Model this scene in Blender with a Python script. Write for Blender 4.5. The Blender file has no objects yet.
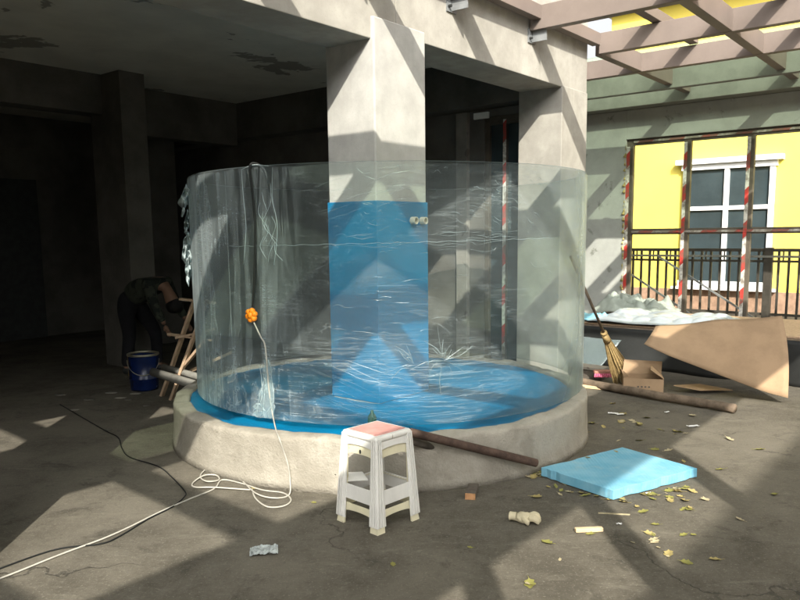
import bpy, bmesh, math, random
from mathutils import Vector, Matrix, noise as mnoise
random.seed(7)
PI = math.pi
scene = bpy.context.scene
COL = scene.collection

# ------------------------------------------------------------------ frame of the building
# the concrete building stands turned 51 degrees: x runs along its front, y runs into it
ORG = Vector((-0.16869, 5.75, 0.0))
YAW = math.atan2(0.77771132, 0.62862159)
FR = Matrix.Translation(ORG) @ Matrix.Rotation(YAW, 4, 'Z')
def W(s, n, z=0.0):
    return FR @ Vector((s, n, z))

# ------------------------------------------------------------------ object helpers
def tag(o, label=None, cat=None, group=None, kind=None):
    if label: o['label'] = label
    if cat: o['category'] = cat
    if group: o['group'] = group
    if kind: o['kind'] = kind
    return o

def thing(name, label, cat, loc=(0, 0, 0), rz=0.0, group=None):
    o = bpy.data.objects.new(name, None)
    COL.objects.link(o)
    o.empty_display_size = 0.1
    o.location = loc
    o.rotation_euler = (0, 0, rz)
    return tag(o, label, cat, group)

class MB:
    """collects shapes into one mesh"""
    def __init__(self):
        self.bm = bmesh.new()
        self.uv = None
    def box(self, x0, x1, y0, y1, z0, z1):
        return self.hexa([(x0,y0,z0),(x1,y0,z0),(x1,y1,z0),(x0,y1,z0),(x0,y0,z1),(x1,y0,z1),(x1,y1,z1),(x0,y1,z1)])
    def hexa(self, p):
        v = [self.bm.verts.new(q) for q in p]
        for f in ((3,2,1,0),(4,5,6,7),(0,1,5,4),(1,2,6,5),(2,3,7,6),(3,0,4,7)):
            self.bm.faces.new([v[i] for i in f])
        return self
    def bar(self, a, b, w, h, up=(0, 0, 1)):
        a = Vector(a); b = Vector(b); d = (b - a).normalized()
        u = Vector(up)
        if abs(d.dot(u)) > 0.98: u = Vector((1, 0, 0))
        s = d.cross(u).normalized(); t = s.cross(d).normalized()
        p = []
        for q in (a, b):
            for i, j in ((-1,-1),(1,-1),(1,1),(-1,1)):
                p.append(q + s*(i*w/2) + t*(j*h/2))
        return self.hexa(p)
    def tube(self, pts, r, n=8, caps=True, squash=1.0):
        pts = [Vector(p) for p in pts]
        rr = r if isinstance(r, (list, tuple)) else [r]*len(pts)
        rings = []; prev = None
        for i, p in enumerate(pts):
            d = (pts[min(i+1, len(pts)-1)] - pts[max(i-1, 0)]).normalized()
            if prev is None:
                u = Vector((0, 0, 1)) if abs(d.z) < 0.9 else Vector((1, 0, 0))
            else:
                u = prev
            s = d.cross(u)
            if s.length < 1e-6: s = d.cross(Vector((0.3, 1, 0.2)))
            s.normalize(); t = s.cross(d).normalized(); prev = t
            rings.append([self.bm.verts.new(p + s*(math.cos(a)*rr[i]) + t*(math.sin(a)*rr[i]*squash)) for a in [2*PI*k/n for k in range(n)]])
        for a, b in zip(rings, rings[1:]):
            for k in range(n):
                self.bm.faces.new((a[k], a[(k+1) % n], b[(k+1) % n], b[k]))
        if caps:
            self.bm.faces.new(rings[0][::-1]); self.bm.faces.new(rings[-1])
        return self
    def lathe(self, prof, n=48, cx=0, cy=0, closed=False, jit=None):
        rings = []
        for (r, z) in prof:
            ring = []
            for k in range(n):
                a = 2*PI*k/n
                rr, zz = (r, z) if jit is None else jit(r, z, a)
                ring.append(self.bm.verts.new((cx + rr*math.cos(a), cy + rr*math.sin(a), zz)))
            rings.append(ring)
        prs = list(zip(rings, rings[1:]))
        if closed: prs.append((rings[-1], rings[0]))
        for a, b in prs:
            for k in range(n):
                self.bm.faces.new((a[k], a[(k+1) % n], b[(k+1) % n], b[k]))
        return self
    def cap(self, r, z, n=48, cx=0, cy=0, flip=False):
        v = [self.bm.verts.new((cx + r*math.cos(2*PI*k/n), cy + r*math.sin(2*PI*k/n), z)) for k in range(n)]
        self.bm.faces.new(v[::-1] if flip else v)
        return self
    def grid(self, fn, nu, nv):
        g = [[self.bm.verts.new(fn(i/nu, j/nv)) for j in range(nv+1)] for i in range(nu+1)]
        for i in range(nu):
            for j in range(nv):
                self.bm.faces.new((g[i][j], g[i+1][j], g[i+1][j+1], g[i][j+1]))
        return self
    def poly(self, pts, th, nrm=(0, 0, 1)):
        n = Vector(nrm)
        a = [self.bm.verts.new(Vector(p)) for p in pts]
        b = [self.bm.verts.new(Vector(p) + n*th) for p in pts]
        k = len(a)
        self.bm.faces.new(a[::-1]); self.bm.faces.new(b)
        for i in range(k):
            self.bm.faces.new((a[i], a[(i+1) % k], b[(i+1) % k], b[i]))
        return self
    def build(self, name, mat, parent=None, smooth=False, bevel=0.0, solid=0.0, sub=0, seg=2):
        bmesh.ops.recalc_face_normals(self.bm, faces=self.bm.faces[:])
        me = bpy.data.meshes.new(name)
        self.bm.to_mesh(me); self.bm.free()
        if smooth:
            for p in me.polygons: p.use_smooth = True
        o = bpy.data.objects.new(name, me)
        COL.objects.link(o)
        if mat: me.materials.append(mat)
        if parent: o.parent = parent
        if solid:
            m = o.modifiers.new('solid', 'SOLIDIFY'); m.thickness = solid; m.offset = 0
        if bevel:
            m = o.modifiers.new('bevel', 'BEVEL'); m.width = bevel; m.segments = seg; m.limit_method = 'ANGLE'; m.angle_limit = math.radians(40)
        if sub:
            m = o.modifiers.new('sub', 'SUBSURF'); m.levels = sub; m.render_levels = sub
        return o

def smooth_path(pts, k=6):
    P = [Vector(p) for p in pts]; out = []
    for i in range(len(P)-1):
        p0 = P[max(i-1, 0)]; p1 = P[i]; p2 = P[i+1]; p3 = P[min(i+2, len(P)-1)]
        for j in range(k):
            t = j/k
            out.append(0.5*((2*p1) + (p2-p0)*t + (2*p0-5*p1+4*p2-p3)*t*t + (3*p1-p0-3*p2+p3)*t*t*t))
    out.append(P[-1])
    return out

# ------------------------------------------------------------------ materials
class NT:
    def __init__(self, name):
        self.m = bpy.data.materials.new(name); self.m.use_nodes = True
        self.t = self.m.node_tree; self.t.nodes.clear()
        self.out = self.n('ShaderNodeOutputMaterial')
        self.tc = self.n('ShaderNodeTexCoord')
    def n(self, kind, **kw):
        nd = self.t.nodes.new(kind)
        for k, v in kw.items(): setattr(nd, k, v)
        return nd
    def l(self, a, b): self.t.links.new(a, b); return b
    def val(self, sock, v):
        if hasattr(v, 'links'): self.l(v, sock)
        else: sock.default_value = v
    def noise(self, scale, detail=4, rough=0.55, vec=None, dist=0.0):
        nd = self.n('ShaderNodeTexNoise'); nd.inputs['Scale'].default_value = scale
        nd.inputs['Detail'].default_value = detail; nd.inputs['Roughness'].default_value = rough
        nd.inputs['Distortion'].default_value = dist
        self.l(vec if vec is not None else self.tc.outputs['Object'], nd.inputs['Vector'])
        return nd.outputs['Fac']
    def mapped(self, scale=(1, 1, 1), loc=(0, 0, 0), rot=(0, 0, 0), src='Object'):
        mp = self.n('ShaderNodeMapping')
        mp.inputs['Scale'].default_value = scale; mp.inputs['Location'].default_value = loc; mp.inputs['Rotation'].default_value = rot
        self.l(self.tc.outputs[src], mp.inputs['Vector'])
        return mp.outputs['Vector']
    def math(self, op, a, b=0.0, c=0.0, clamp=False):
        nd = self.n('ShaderNodeMath', operation=op); nd.use_clamp = clamp
        self.val(nd.inputs[0], a); self.val(nd.inputs[1], b); self.val(nd.inputs[2], c)
        return nd.outputs[0]
    def step(self, x, lo, hi):
        nd = self.n('ShaderNodeMapRange'); nd.interpolation_type = 'SMOOTHSTEP'
        self.val(nd.inputs['Value'], x)
        nd.inputs['From Min'].default_value = lo; nd.inputs['From Max'].default_value = hi
        return nd.outputs['Result']
    def mix(self, f, a, b):
        nd = self.n('ShaderNodeMix', data_type='RGBA')
        self.val(nd.inputs[0], f)
        for sock, v in ((nd.inputs[6], a), (nd.inputs[7], b)):
            if hasattr(v, 'links'): self.l(v, sock)
            else: sock.default_value = (*v, 1) if len(v) == 3 else v
        return nd.outputs[2]
    def bump(self, h, strength=0.3, dist=0.01):
        nd = self.n('ShaderNodeBump'); nd.inputs['Strength'].default_value = strength; nd.inputs['Distance'].default_value = dist
        self.l(h, nd.inputs['Height']); return nd.outputs['Normal']
    def pbr(self, color, rough=0.8, normal=None, metal=0.0, spec=0.3):
        b = self.n('ShaderNodeBsdfPrincipled')
        if hasattr(color, 'links'): self.l(color, b.inputs['Base Color'])
        else: b.inputs['Base Color'].default_value = (*color, 1)
        self.val(b.inputs['Roughness'], rough); b.inputs['Metallic'].default_value = metal
        b.inputs['Specular IOR Level'].default_value = spec
        if normal is not None: self.l(normal, b.inputs['Normal'])
        self.l(b.outputs[0], self.out.inputs['Surface'])
        return b

def m_rough(name, base, var=0.25, scale=4.0, rough=0.85, bump=0.3, fine=60.0, spot=None, metal=0.0, spec=0.25, stretch=(1, 1, 1)):
    t = NT(name)
    v = t.mapped(stretch)
    a = t.noise(scale, 6, 0.6, v); b = t.noise(fine, 3, 0.6, v)
    f = t.math('ADD', t.math('MULTIPLY', t.step(a, 0.3, 0.7), 0.7), t.math('MULTIPLY', b, 0.3))
    lo = tuple(c*(1-var) for c in base); hi = tuple(min(1, c*(1+var)) for c in base)
    col = t.mix(f, lo, hi)
    if spot:
        k = t.step(t.noise(spot[1], 5, 0.65, v, 0.4), spot[2], spot[2]+spot[3])
        col = t.mix(k, col, spot[0])
    h = t.math('ADD', t.math('MULTIPLY', a, 0.6), t.math('MULTIPLY', b, 0.4))
    t.pbr(col, rough, t.bump(h, bump, 0.01), metal, spec)
    return t.m

M = {}
def concrete(name, base, warm, bump=0.35, stain=0.22):
    t = NT(name)
    big = t.noise(0.9, 6, 0.6); mid = t.noise(5, 6, 0.6); fine = t.noise(70, 3, 0.6)
    streak = t.noise(1.0, 5, 0.6, t.mapped((7, 7, 0.5)))
    f = t.math('ADD', t.math('MULTIPLY', big, 0.5), t.math('MULTIPLY', mid, 0.5))
    col = t.mix(t.step(f, 0.36, 0.64), tuple(c*0.88 for c in base), warm)
    st2 = t.noise(2.2, 8, 0.75, t.mapped((1, 1, 1), (3, 8, 2)), 0.7)
    col = t.mix(t.math('MULTIPLY', t.step(st2, 0.55, 0.68), stain), col, tuple(c*0.66 for c in base))
    col = t.mix(t.math('MULTIPLY', t.step(fine, 0.55, 0.7), 0.25), col, tuple(c*0.7 for c in base))
    col = t.mix(t.math('MULTIPLY', t.step(streak, 0.52, 0.75), 0.28), col, tuple(c*0.62 for c in base))
    # air holes and small dark scars left by the formwork
    vo = t.n('ShaderNodeTexVoronoi'); vo.inputs['Scale'].default_value = 11; t.l(t.tc.outputs['Object'], vo.inputs['Vector'])
    hole = t.math('MULTIPLY', t.math('SUBTRACT', 1.0, t.step(vo.outputs['Distance'], 0.02, 0.07)), t.step(t.noise(2.5, 2), 0.5, 0.6))
    col = t.mix(t.math('MULTIPLY', hole, 0.6), col, tuple(c*0.35 for c in base))
    h = t.math('SUBTRACT', t.math('ADD', t.math('MULTIPLY', mid, 0.7), t.math('MULTIPLY', fine, 0.3)), t.math('MULTIPLY', hole, 0.8))
    t.pbr(col, 0.9, t.bump(h, bump, 0.008 if bump < 0.5 else 0.02), 0, 0.2)
    return t.m
M['concrete'] = concrete('raw_concrete', (0.33, 0.312, 0.272), (0.395, 0.377, 0.33))
M['concrete_white'] = concrete('pale_concrete', (0.41, 0.40, 0.37), (0.475, 0.466, 0.43))
M['plinth'] = concrete('plinth_concrete', (0.29, 0.265, 0.215), (0.37, 0.342, 0.285), 0.9, 0.5)
M['ceiling'] = m_rough('flaking_whitewash', (0.60, 0.575, 0.50), 0.12, 2.0, 0.95, 0.2, 40, spot=((0.27, 0.255, 0.22), 0.75, 0.60, 0.015))
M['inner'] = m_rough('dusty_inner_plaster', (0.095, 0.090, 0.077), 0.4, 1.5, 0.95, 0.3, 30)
M['inner_pale'] = m_rough('pale_patched_plaster', (0.24, 0.22, 0.19), 0.2, 4, 0.95, 0.5, 40, spot=((0.16, 0.14, 0.12), 7.0, 0.60, 0.05))
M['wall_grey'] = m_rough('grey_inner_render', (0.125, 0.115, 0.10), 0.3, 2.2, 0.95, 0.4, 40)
M['green_plaster'] = m_rough('pale_green_plaster', (0.37, 0.38, 0.35), 0.16, 2.5, 0.9, 0.35, 50, spot=((0.20, 0.21, 0.18), 4.0, 0.60, 0.10))
M['green_steel'] = m_rough('grey_green_steel', (0.21, 0.21, 0.185), 0.2, 3, 0.6, 0.1)
M['pink_paint'] = m_rough('taupe_steel_paint', (0.180, 0.145, 0.124), 0.16, 1.6, 0.55, 0.08, 40)
M['plate'] = m_rough('grey_steel_plate', (0.24, 0.25, 0.25), 0.2, 9, 0.5, 0.15, metal=0.3)
M['rail'] = m_rough('brown_rail_paint', (0.060, 0.054, 0.044), 0.3, 8, 0.5, 0.1)
M['dark'] = m_rough('dark_metal', (0.035, 0.037, 0.035), 0.3, 8, 0.5, 0.1)
M['roofing'] = m_rough('grey_roof_sheet', (0.2, 0.2, 0.19), 0.2, 3, 0.7, 0.1)
M['yellow'] = m_rough('yellow_render', (0.72, 0.595, 0.115), 0.10, 0.7, 0.85, 0.2, 30)
M['brown_base'] = m_rough('brown_stone_base', (0.34, 0.22, 0.15), 0.3, 8, 0.85, 0.3)
M['red_tile'] = m_rough('red_roof_tiles', (0.45, 0.07, 0.04), 0.2, 6, 0.7, 0.3)
M['white_frame'] = m_rough('white_window_frame', (0.78, 0.78, 0.76), 0.04, 3, 0.5, 0.05)
M['pane'] = m_rough('dark_window_pane', (0.035, 0.05, 0.055), 0.3, 1.2, 0.06, 0.0, spec=0.6)
M['bronze'] = m_rough('brown_window_frame', (0.10, 0.085, 0.065), 0.35, 5, 0.5, 0.15)
M['stool_white'] = m_rough('dirty_white_plastic', (0.68, 0.665, 0.62), 0.09, 9, 0.45, 0.12, 80, spot=((0.38, 0.34, 0.27), 18, 0.66, 0.05), stretch=(1, 1, 0.4))
M['stool_cream'] = m_rough('aged_cream_plastic', (0.66, 0.61, 0.43), 0.10, 9, 0.5, 0.12, 80, spot=((0.34, 0.29, 0.18), 14, 0.64, 0.06))
M['seat_red'] = m_rough('dusty_red_seat', (0.50, 0.25, 0.22), 0.18, 14, 0.75, 0.25, 110, spot=((0.58, 0.06, 0.06), 5, 0.60, 0.14))
M['blue_film'] = m_rough('blue_plastic_film', (0.001, 0.155, 0.315), 0.18, 3, 0.32, 0.5, 16, spec=0.5)
M['blue_wrap'] = m_rough('blue_coated_board', (0.0005, 0.145, 0.300), 0.12, 2, 0.5, 0.3, 14, spec=0.4)
M['rust'] = m_rough('rusty_steel', (0.085, 0.055, 0.042), 0.45, 16, 0.8, 0.5, 90, metal=0.2)
M['grey_pipe'] = m_rough('grey_dusty_pipe', (0.17, 0.165, 0.145), 0.3, 8, 0.7, 0.3)
M['wood'] = m_rough('bare_pale_wood', (0.42, 0.30, 0.20), 0.25, 6, 0.8, 0.3, 50, stretch=(6, 6, 0.8))
M['old_wood'] = m_rough('weathered_log', (0.16, 0.12, 0.085), 0.45, 9, 0.9, 0.8, 50, stretch=(1, 1, 1))
M['block'] = m_rough('grey_wood_block', (0.10, 0.085, 0.07), 0.3, 20, 0.85, 0.4)
M['block_end'] = m_rough('orange_sawn_end', (0.46, 0.25, 0.12), 0.25, 40, 0.85, 0.4)
M['cardboard'] = m_rough('brown_cardboard', (0.33, 0.225, 0.135), 0.14, 5, 0.85, 0.15, 70)
M['straw'] = m_rough('broom_straw', (0.38, 0.27, 0.12), 0.35, 30, 0.85, 0.5, 160)
M['bucket'] = m_rough('blue_painted_tin', (0.004, 0.013, 0.065), 0.3, 6, 0.25, 0.1, spec=0.5, spot=((0.25, 0.27, 0.32), 9, 0.68, 0.02))
M['tin'] = m_rough('tin_rim', (0.32, 0.30, 0.22), 0.3, 9, 0.35, 0.1, metal=0.7)
M['sheet'] = m_rough('white_plastic_sheet', (0.29, 0.325, 0.34), 0.2, 4, 0.35, 0.3, spec=0.5)
M['grey_cloth'] = m_rough('grey_green_sheet', (0.26, 0.29, 0.25), 0.2, 5, 0.7, 0.3)
M['black_tarp'] = m_rough('black_tarpaulin', (0.022, 0.023, 0.022), 0.3, 4, 0.45, 0.3)
M['pink'] = m_rough('pink_red_cloth', (0.36, 0.17, 0.13), 0.3, 20, 0.85, 0.4)
M['pink_dots'] = m_rough('bright_pink_bristle', (0.75, 0.16, 0.28), 0.3, 60, 0.7, 0.4)
M['glove'] = m_rough('cream_cotton', (0.60, 0.53, 0.36), 0.15, 20, 0.95, 0.7, 150)
M['stick'] = m_rough('fresh_cut_wood', (0.62, 0.47, 0.29), 0.2, 20, 0.85, 0.4)
M['packet'] = m_rough('silver_grey_wrapper', (0.34, 0.37, 0.36), 0.5, 22, 0.35, 0.9, 60, spec=0.5)
M['paper'] = m_rough('white_scrap', (0.72, 0.71, 0.67), 0.08, 10, 0.8, 0.2)
M['cable_white'] = m_rough('white_cable_jacket', (0.40, 0.38, 0.33), 0.12, 10, 0.6, 0.1)
M['cable_dark'] = m_rough('dark_cable_jacket', (0.016, 0.017, 0.016), 0.2, 10, 0.75, 0.1, spec=0.15)
M['orange'] = m_rough('orange_plastic', (0.85, 0.24, 0.015), 0.1, 10, 0.4, 0.1)
M['leaf_y'] = m_rough('yellow_dry_leaf', (0.34, 0.275, 0.11), 0.4, 40, 0.8, 0.3, 120)
M['leaf_p'] = m_rough('pale_dry_leaf', (0.38, 0.325, 0.20), 0.35, 40, 0.8, 0.3, 120)
M['leaf_g'] = m_rough('olive_dry_leaf', (0.22, 0.21, 0.06), 0.35, 40, 0.8, 0.3, 120)
M['bottle'] = m_rough('green_bottle', (0.02, 0.14, 0.07), 0.2, 9, 0.2, 0.0, spec=0.6)
M['jacket'] = m_rough('camouflage_cloth', (0.042, 0.048, 0.035), 0.3, 6, 0.95, 0.3, spot=((0.018, 0.022, 0.018), 5.5, 0.52, 0.02))
M['trousers'] = m_rough('black_trousers', (0.012, 0.012, 0.014), 0.3, 8, 0.95, 0.3)
M['skin'] = m_rough('tanned_skin', (0.20, 0.115, 0.075), 0.1, 12, 0.6, 0.1)
M['hair'] = m_rough('black_hair', (0.01, 0.009, 0.008), 0.2, 60, 0.7, 0.4)
M['ivory'] = m_rough('ivory_pipe', (0.62, 0.58, 0.44), 0.1, 8, 0.5, 0.1)

def m_tape(dirt):
    t = NT('red_white_tape')
    sep = t.n('ShaderNodeSeparateXYZ'); t.l(t.tc.outputs['Object'], sep.inputs[0])
    k = t.math('ADD', t.math('ADD', sep.outputs[2], t.math('MULTIPLY', sep.outputs[1], 1.0)), t.math('MULTIPLY', t.noise(1.3, 2), 0.05))
    f = t.math('FRACT', t.math('MULTIPLY', k, 2.1))
    red = t.step(f, 0.52, 0.54)
    col = t.mix(red, (0.66, 0.64, 0.58), (0.50, 0.045, 0.035))
    dn = t.noise(11, 6, 0.7)
    col = t.mix(t.math('MULTIPLY', t.step(dn, 0.62-dirt*0.4, 0.8-dirt*0.25), 0.85), col, (0.15, 0.12, 0.09))
    t.pbr(col, 0.5, None, 0, 0.4)
    return t.m
M['tape'] = m_tape(0.55)
M['tape_faded'] = m_tape(0.95)

def m_foam():
    t = NT('blue_foam')
    wv = t.n('ShaderNodeTexWave'); wv.wave_type = 'BANDS'; wv.bands_direction = 'X'
    wv.inputs['Scale'].default_value = 14; wv.inputs['Distortion'].default_value = 0.3
    t.l(t.tc.outputs['Object'], wv.inputs['Vector'])
    n = t.noise(5, 5); f = t.noise(90, 3)
    col = t.mix(t.step(n, 0.3, 0.7), (0.14, 0.38, 0.52), (0.22, 0.46, 0.58))
    col = t.mix(t.math('MULTIPLY', t.step(t.noise(9, 5, 0.6), 0.52, 0.75), 0.4), col, (0.34, 0.46, 0.48))
    h = t.math('ADD', t.math('MULTIPLY', wv.outputs['Fac'], 0.8), t.math('MULTIPLY', f, 0.5))
    t.pbr(col, 0.8, t.bump(h, 0.35, 0.004), 0, 0.25)
    return t.m
M['foam'] = m_foam()

def m_ground():
    t = NT('dusty_pavement')
    big = t.noise(0.55, 6, 0.6, None, 0.3); mid = t.noise(2.3, 7, 0.65, None, 0.4); fine = t.noise(26, 6, 0.7); grit = t.noise(75, 4, 0.7)
    f = t.math('ADD', t.math('MULTIPLY', big, 0.45), t.math('ADD', t.math('MULTIPLY', mid, 0.35), t.math('MULTIPLY', fine, 0.20)))
    col = t.mix(t.step(f, 0.38, 0.60), (0.074, 0.066, 0.051), (0.150, 0.134, 0.106))
    # pale dust smears and scuffs
    sm = t.noise(1.4, 8, 0.75, t.mapped((1.2, 3.4, 1), rot=(0, 0, 0.5)), 0.8)
    col = t.mix(t.math('MULTIPLY', t.step(sm, 0.54, 0.70), 0.5), col, (0.20, 0.182, 0.145))
    sc = t.noise(6, 10, 0.8, t.mapped((1, 2.2, 1), rot=(0, 0, -0.4)), 1.4)
    col = t.mix(t.math('MULTIPLY', t.step(sc, 0.57, 0.68), 0.55), col, (0.235, 0.215, 0.175))
    sc2 = t.noise(17, 9, 0.8, t.mapped((1.6, 1, 1), rot=(0, 0, 0.9)), 1.0)
    col = t.mix(t.math('MULTIPLY', t.step(sc2, 0.58, 0.66), 0.4), col, (0.22, 0.2, 0.165))
    dk = t.noise(3.1, 7, 0.75, t.mapped((1, 1, 1), loc=(7, 3, 0)), 0.6)
    col = t.mix(t.math('MULTIPLY', t.step(dk, 0.55, 0.66), 0.5), col, (0.042, 0.039, 0.031))
    # hairline cracks
    vo = t.n('ShaderNodeTexVoronoi'); vo.feature = 'DISTANCE_TO_EDGE'; vo.inputs['Scale'].default_value = 0.42
    wv = t.n('ShaderNodeVectorMath', operation='ADD'); t.l(t.tc.outputs['Object'], wv.inputs[0])
    nz = t.n('ShaderNodeTexNoise'); nz.inputs['Scale'].default_value = 1.6; nz.inputs['Detail'].default_value = 6; t.l(t.tc.outputs['Object'], nz.inputs['Vector'])
    sc_ = t.n('ShaderNodeVectorMath', operation='SCALE'); sc_.inputs['Scale'].default_value = 1.1; t.l(nz.outputs['Color'], sc_.inputs[0]); t.l(sc_.outputs[0], wv.inputs[1])
    t.l(wv.outputs[0], vo.inputs['Vector'])
    crack = t.math('MULTIPLY', t.math('SUBTRACT', 1.0, t.step(vo.outputs['Distance'], 0.001, 0.004)), t.step(t.noise(0.9, 3), 0.48, 0.58))
    col = t.mix(t.math('MULTIPLY', crack, 0.6), col, (0.03, 0.028, 0.024))
    col = t.mix(t.math('MULTIPLY', t.step(grit, 0.57, 0.66), 0.55), col, (0.25, 0.23, 0.19))
    col = t.mix(t.math('MULTIPLY', t.step(fine, 0.57, 0.68), 0.45), col, (0.052, 0.048, 0.039))
    h = t.math('ADD', t.math('ADD', t.math('MULTIPLY', mid, 0.6), t.math('MULTIPLY', fine, 0.5)), t.math('SUBTRACT', t.math('MULTIPLY', grit, 0.4), t.math('MULTIPLY', crack, 0.6)))
    t.pbr(col, 0.92, t.bump(h, 0.6, 0.012), 0, 0.2)
    return t.m
M['ground'] = m_ground()

def m_clear(name, tint, edge, haze0, haze_edge, gloss0, film=False, rough=0.03):
    t = NT(name)
    lw = t.n('ShaderNodeLayerWeight'); lw.inputs['Blend'].default_value = 0.5
    fc = lw.outputs['Facing']
    p = t.math('POWER', fc, 3.0)
    tr = t.n('ShaderNodeBsdfTransparent'); t.l(t.mix(p, tint, edge), tr.inputs['Color'])
    gl = t.n('ShaderNodeBsdfGlossy'); gl.inputs['Roughness'].default_value = rough; gl.inputs['Color'].default_value = (0.9, 0.95, 0.95, 1)
    df = t.n('ShaderNodeBsdfDiffuse'); df.inputs['Color'].default_value = (0.64, 0.73, 0.74, 1)
    tl = t.n('ShaderNodeBsdfTranslucent'); tl.inputs['Color'].default_value = (0.64, 0.73, 0.74, 1)
    hz = t.n('ShaderNodeMixShader'); hz.inputs[0].default_value = 0.35
    t.l(df.outputs[0], hz.inputs[1]); t.l(tl.outputs[0], hz.inputs[2])
    haze = t.math('ADD', haze0, t.math('MULTIPLY', p, haze_edge))
    gfac = t.math('ADD', gloss0, t.math('MULTIPLY', t.math('POWER', fc, 5.0), 0.35))
    if film:
        uv = t.tc.outputs['UV']
        sep = t.n('ShaderNodeSeparateXYZ'); t.l(uv, sep.inputs[0])
        left = t.math('SUBTRACT', 1.0, t.step(sep.outputs[0], 1.55, 1.95))     # the film hangs in upright folds on the left end
        def lines(scale, rot, wd, dist, seed):
            v = t.mapped(scale, (seed, seed*0.7, 0), (0, 0, rot), 'UV')
            nz = t.noise(1.0, 3, 0.55, v, dist)
            return t.math('SUBTRACT', 1.0, t.step(t.math('ABSOLUTE', t.math('SUBTRACT', nz, 0.5)), 0.0, wd)), nz
        h1, nh = lines((0.9, 9.0, 1), 0.06, 0.012, 0.6, 3.1)
        h2, nh2 = lines((2.2, 16.0, 1), -0.16, 0.014, 0.8, 8.3)
        v1, nv = lines((10.0, 0.9, 1), 0.03, 0.02, 0.7, 5.7)
        ms = t.step(t.noise(1.7, 4, 0.6, t.mapped((1, 1.6, 1), (2, 9, 0), (0, 0, 0), 'UV')), 0.46, 0.66)
        horiz = t.math('MULTIPLY', t.math('MAXIMUM', h1, h2), ms)
        blotch = t.step(t.noise(2.6, 6, 0.7, t.mapped((1, 1, 1), (4, 1, 0), (0, 0, 0), 'UV'), 0.5), 0.45, 0.8)
        vert = t.math('MULTIPLY', t.math('ADD', t.math('MULTIPLY', v1, 0.6), t.math('MULTIPLY', t.step(nv, 0.42, 0.7), 0.9)), left)
        # scuffed milky patches near the lower left foot of the sheet
        low = t.math('MULTIPLY', t.math('SUBTRACT', 1.0, t.step(sep.outputs[1], 0.55, 0.95)), t.math('SUBTRACT', 1.0, t.step(sep.outputs[0], 1.5, 2.3)))
        scuff = t.math('MULTIPLY', t.step(t.noise(5.0, 7, 0.75, t.mapped((1, 1, 1), (1, 4, 0), (0, 0, 0.6), 'UV'), 1.5), 0.5, 0.72), low)
        add = t.math('ADD', t.math('MULTIPLY', horiz, 0.13), t.math('MULTIPLY', vert, 0.26))
        add = t.math('ADD', add, t.math('MULTIPLY', blotch, 0.05))
        d1, nd = lines((1.3, 30.0, 1), 0.30, 0.03, 0.25, 12.4)
        dm = t.math('MULTIPLY', t.math('SUBTRACT', 1.0, t.step(sep.outputs[1], 0.75, 1.1)), t.math('MULTIPLY', t.step(sep.outputs[0], 1.2, 1.7), t.math('SUBTRACT', 1.0, t.step(sep.outputs[0], 2.9, 3.6))))
        f1, nf = lines((3.5, 34.0, 1), -0.05, 0.025, 0.4, 21.0)
        fmk = t.step(t.noise(2.3, 4, 0.6, t.mapped((1, 1.3, 1), (7, 3, 0), (0, 0, 0), 'UV')), 0.45, 0.62)
        add = t.math('ADD', add, t.math('ADD', t.math('MULTIPLY', t.math('MULTIPLY', d1, dm), 0.20), t.math('MULTIPLY', t.math('MULTIPLY', f1, fmk), 0.11)))
        w1, nw = lines((3.0, 4.2, 1), 0.4, 0.018, 2.2, 31.0)
        wmk = t.step(t.noise(1.3, 4, 0.6, t.mapped((1, 1, 1), (17, 5, 0), (0, 0, 0), 'UV')), 0.50, 0.62)
        add = t.math('ADD', add, t.math('MULTIPLY', t.math('MULTIPLY', w1, wmk), 0.12))
        add = t.math('ADD', add, t.math('MULTIPLY', scuff, 0.45))
        add = t.math('ADD', add, t.math('MULTIPLY', t.math('SUBTRACT', 1.0, t.step(sep.outputs[0], 0.55, 1.30)), t.math('ADD', 0.05, t.math('MULTIPLY', nv, 0.16))))
        haze = t.math('ADD', haze, add, clamp=True)
        hh = t.math('ADD', t.math('MULTIPLY', nh, 0.6), t.math('MULTIPLY', nh2, 0.4))
        nb = t.bump(hh, 0.9, 0.03)
        t.l(nb, gl.inputs['Normal'])
    s1 = t.n('ShaderNodeMixShader'); t.l(gfac, s1.inputs[0]); t.l(tr.outputs[0], s1.inputs[1]); t.l(gl.outputs[0], s1.inputs[2])
    s2 = t.n('ShaderNodeMixShader'); t.val(s2.inputs[0], haze); t.l(s1.outputs[0], s2.inputs[1]); t.l(hz.outputs[0], s2.inputs[2])
    t.l(s2.outputs[0], t.out.inputs['Surface'])
    return t.m
M['acrylic'] = m_clear('clear_acrylic', (0.955, 0.972, 0.97), (0.68, 0.74, 0.73), 0.013, 0.13, 0.002, rough=0.3)
M['film'] = m_clear('protective_film', (0.97, 0.985, 0.98), (0.8, 0.86, 0.84), 0.034, 0.20, 0.006, film=True, rough=0.36)
M['crease'] = m_clear('film_crease', (0.9, 0.95, 0.95), (0.8, 0.86, 0.84), 0.15, 0.1, 0.10, rough=0.2)
M['flap'] = m_clear('torn_white_film', (0.9, 0.95, 0.95), (0.8, 0.86, 0.84), 0.58, 0.2, 0.08, rough=0.25)
M['loose'] = m_clear('loose_thin_film', (0.9, 0.95, 0.95), (0.8, 0.86, 0.84), 0.20, 0.25, 0.05, rough=0.25)
M['drape'] = m_clear('translucent_sheeting', (0.75, 0.85, 0.85), (0.6, 0.7, 0.7), 0.16, 0.2, 0.05, film=False, rough=0.2)

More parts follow.
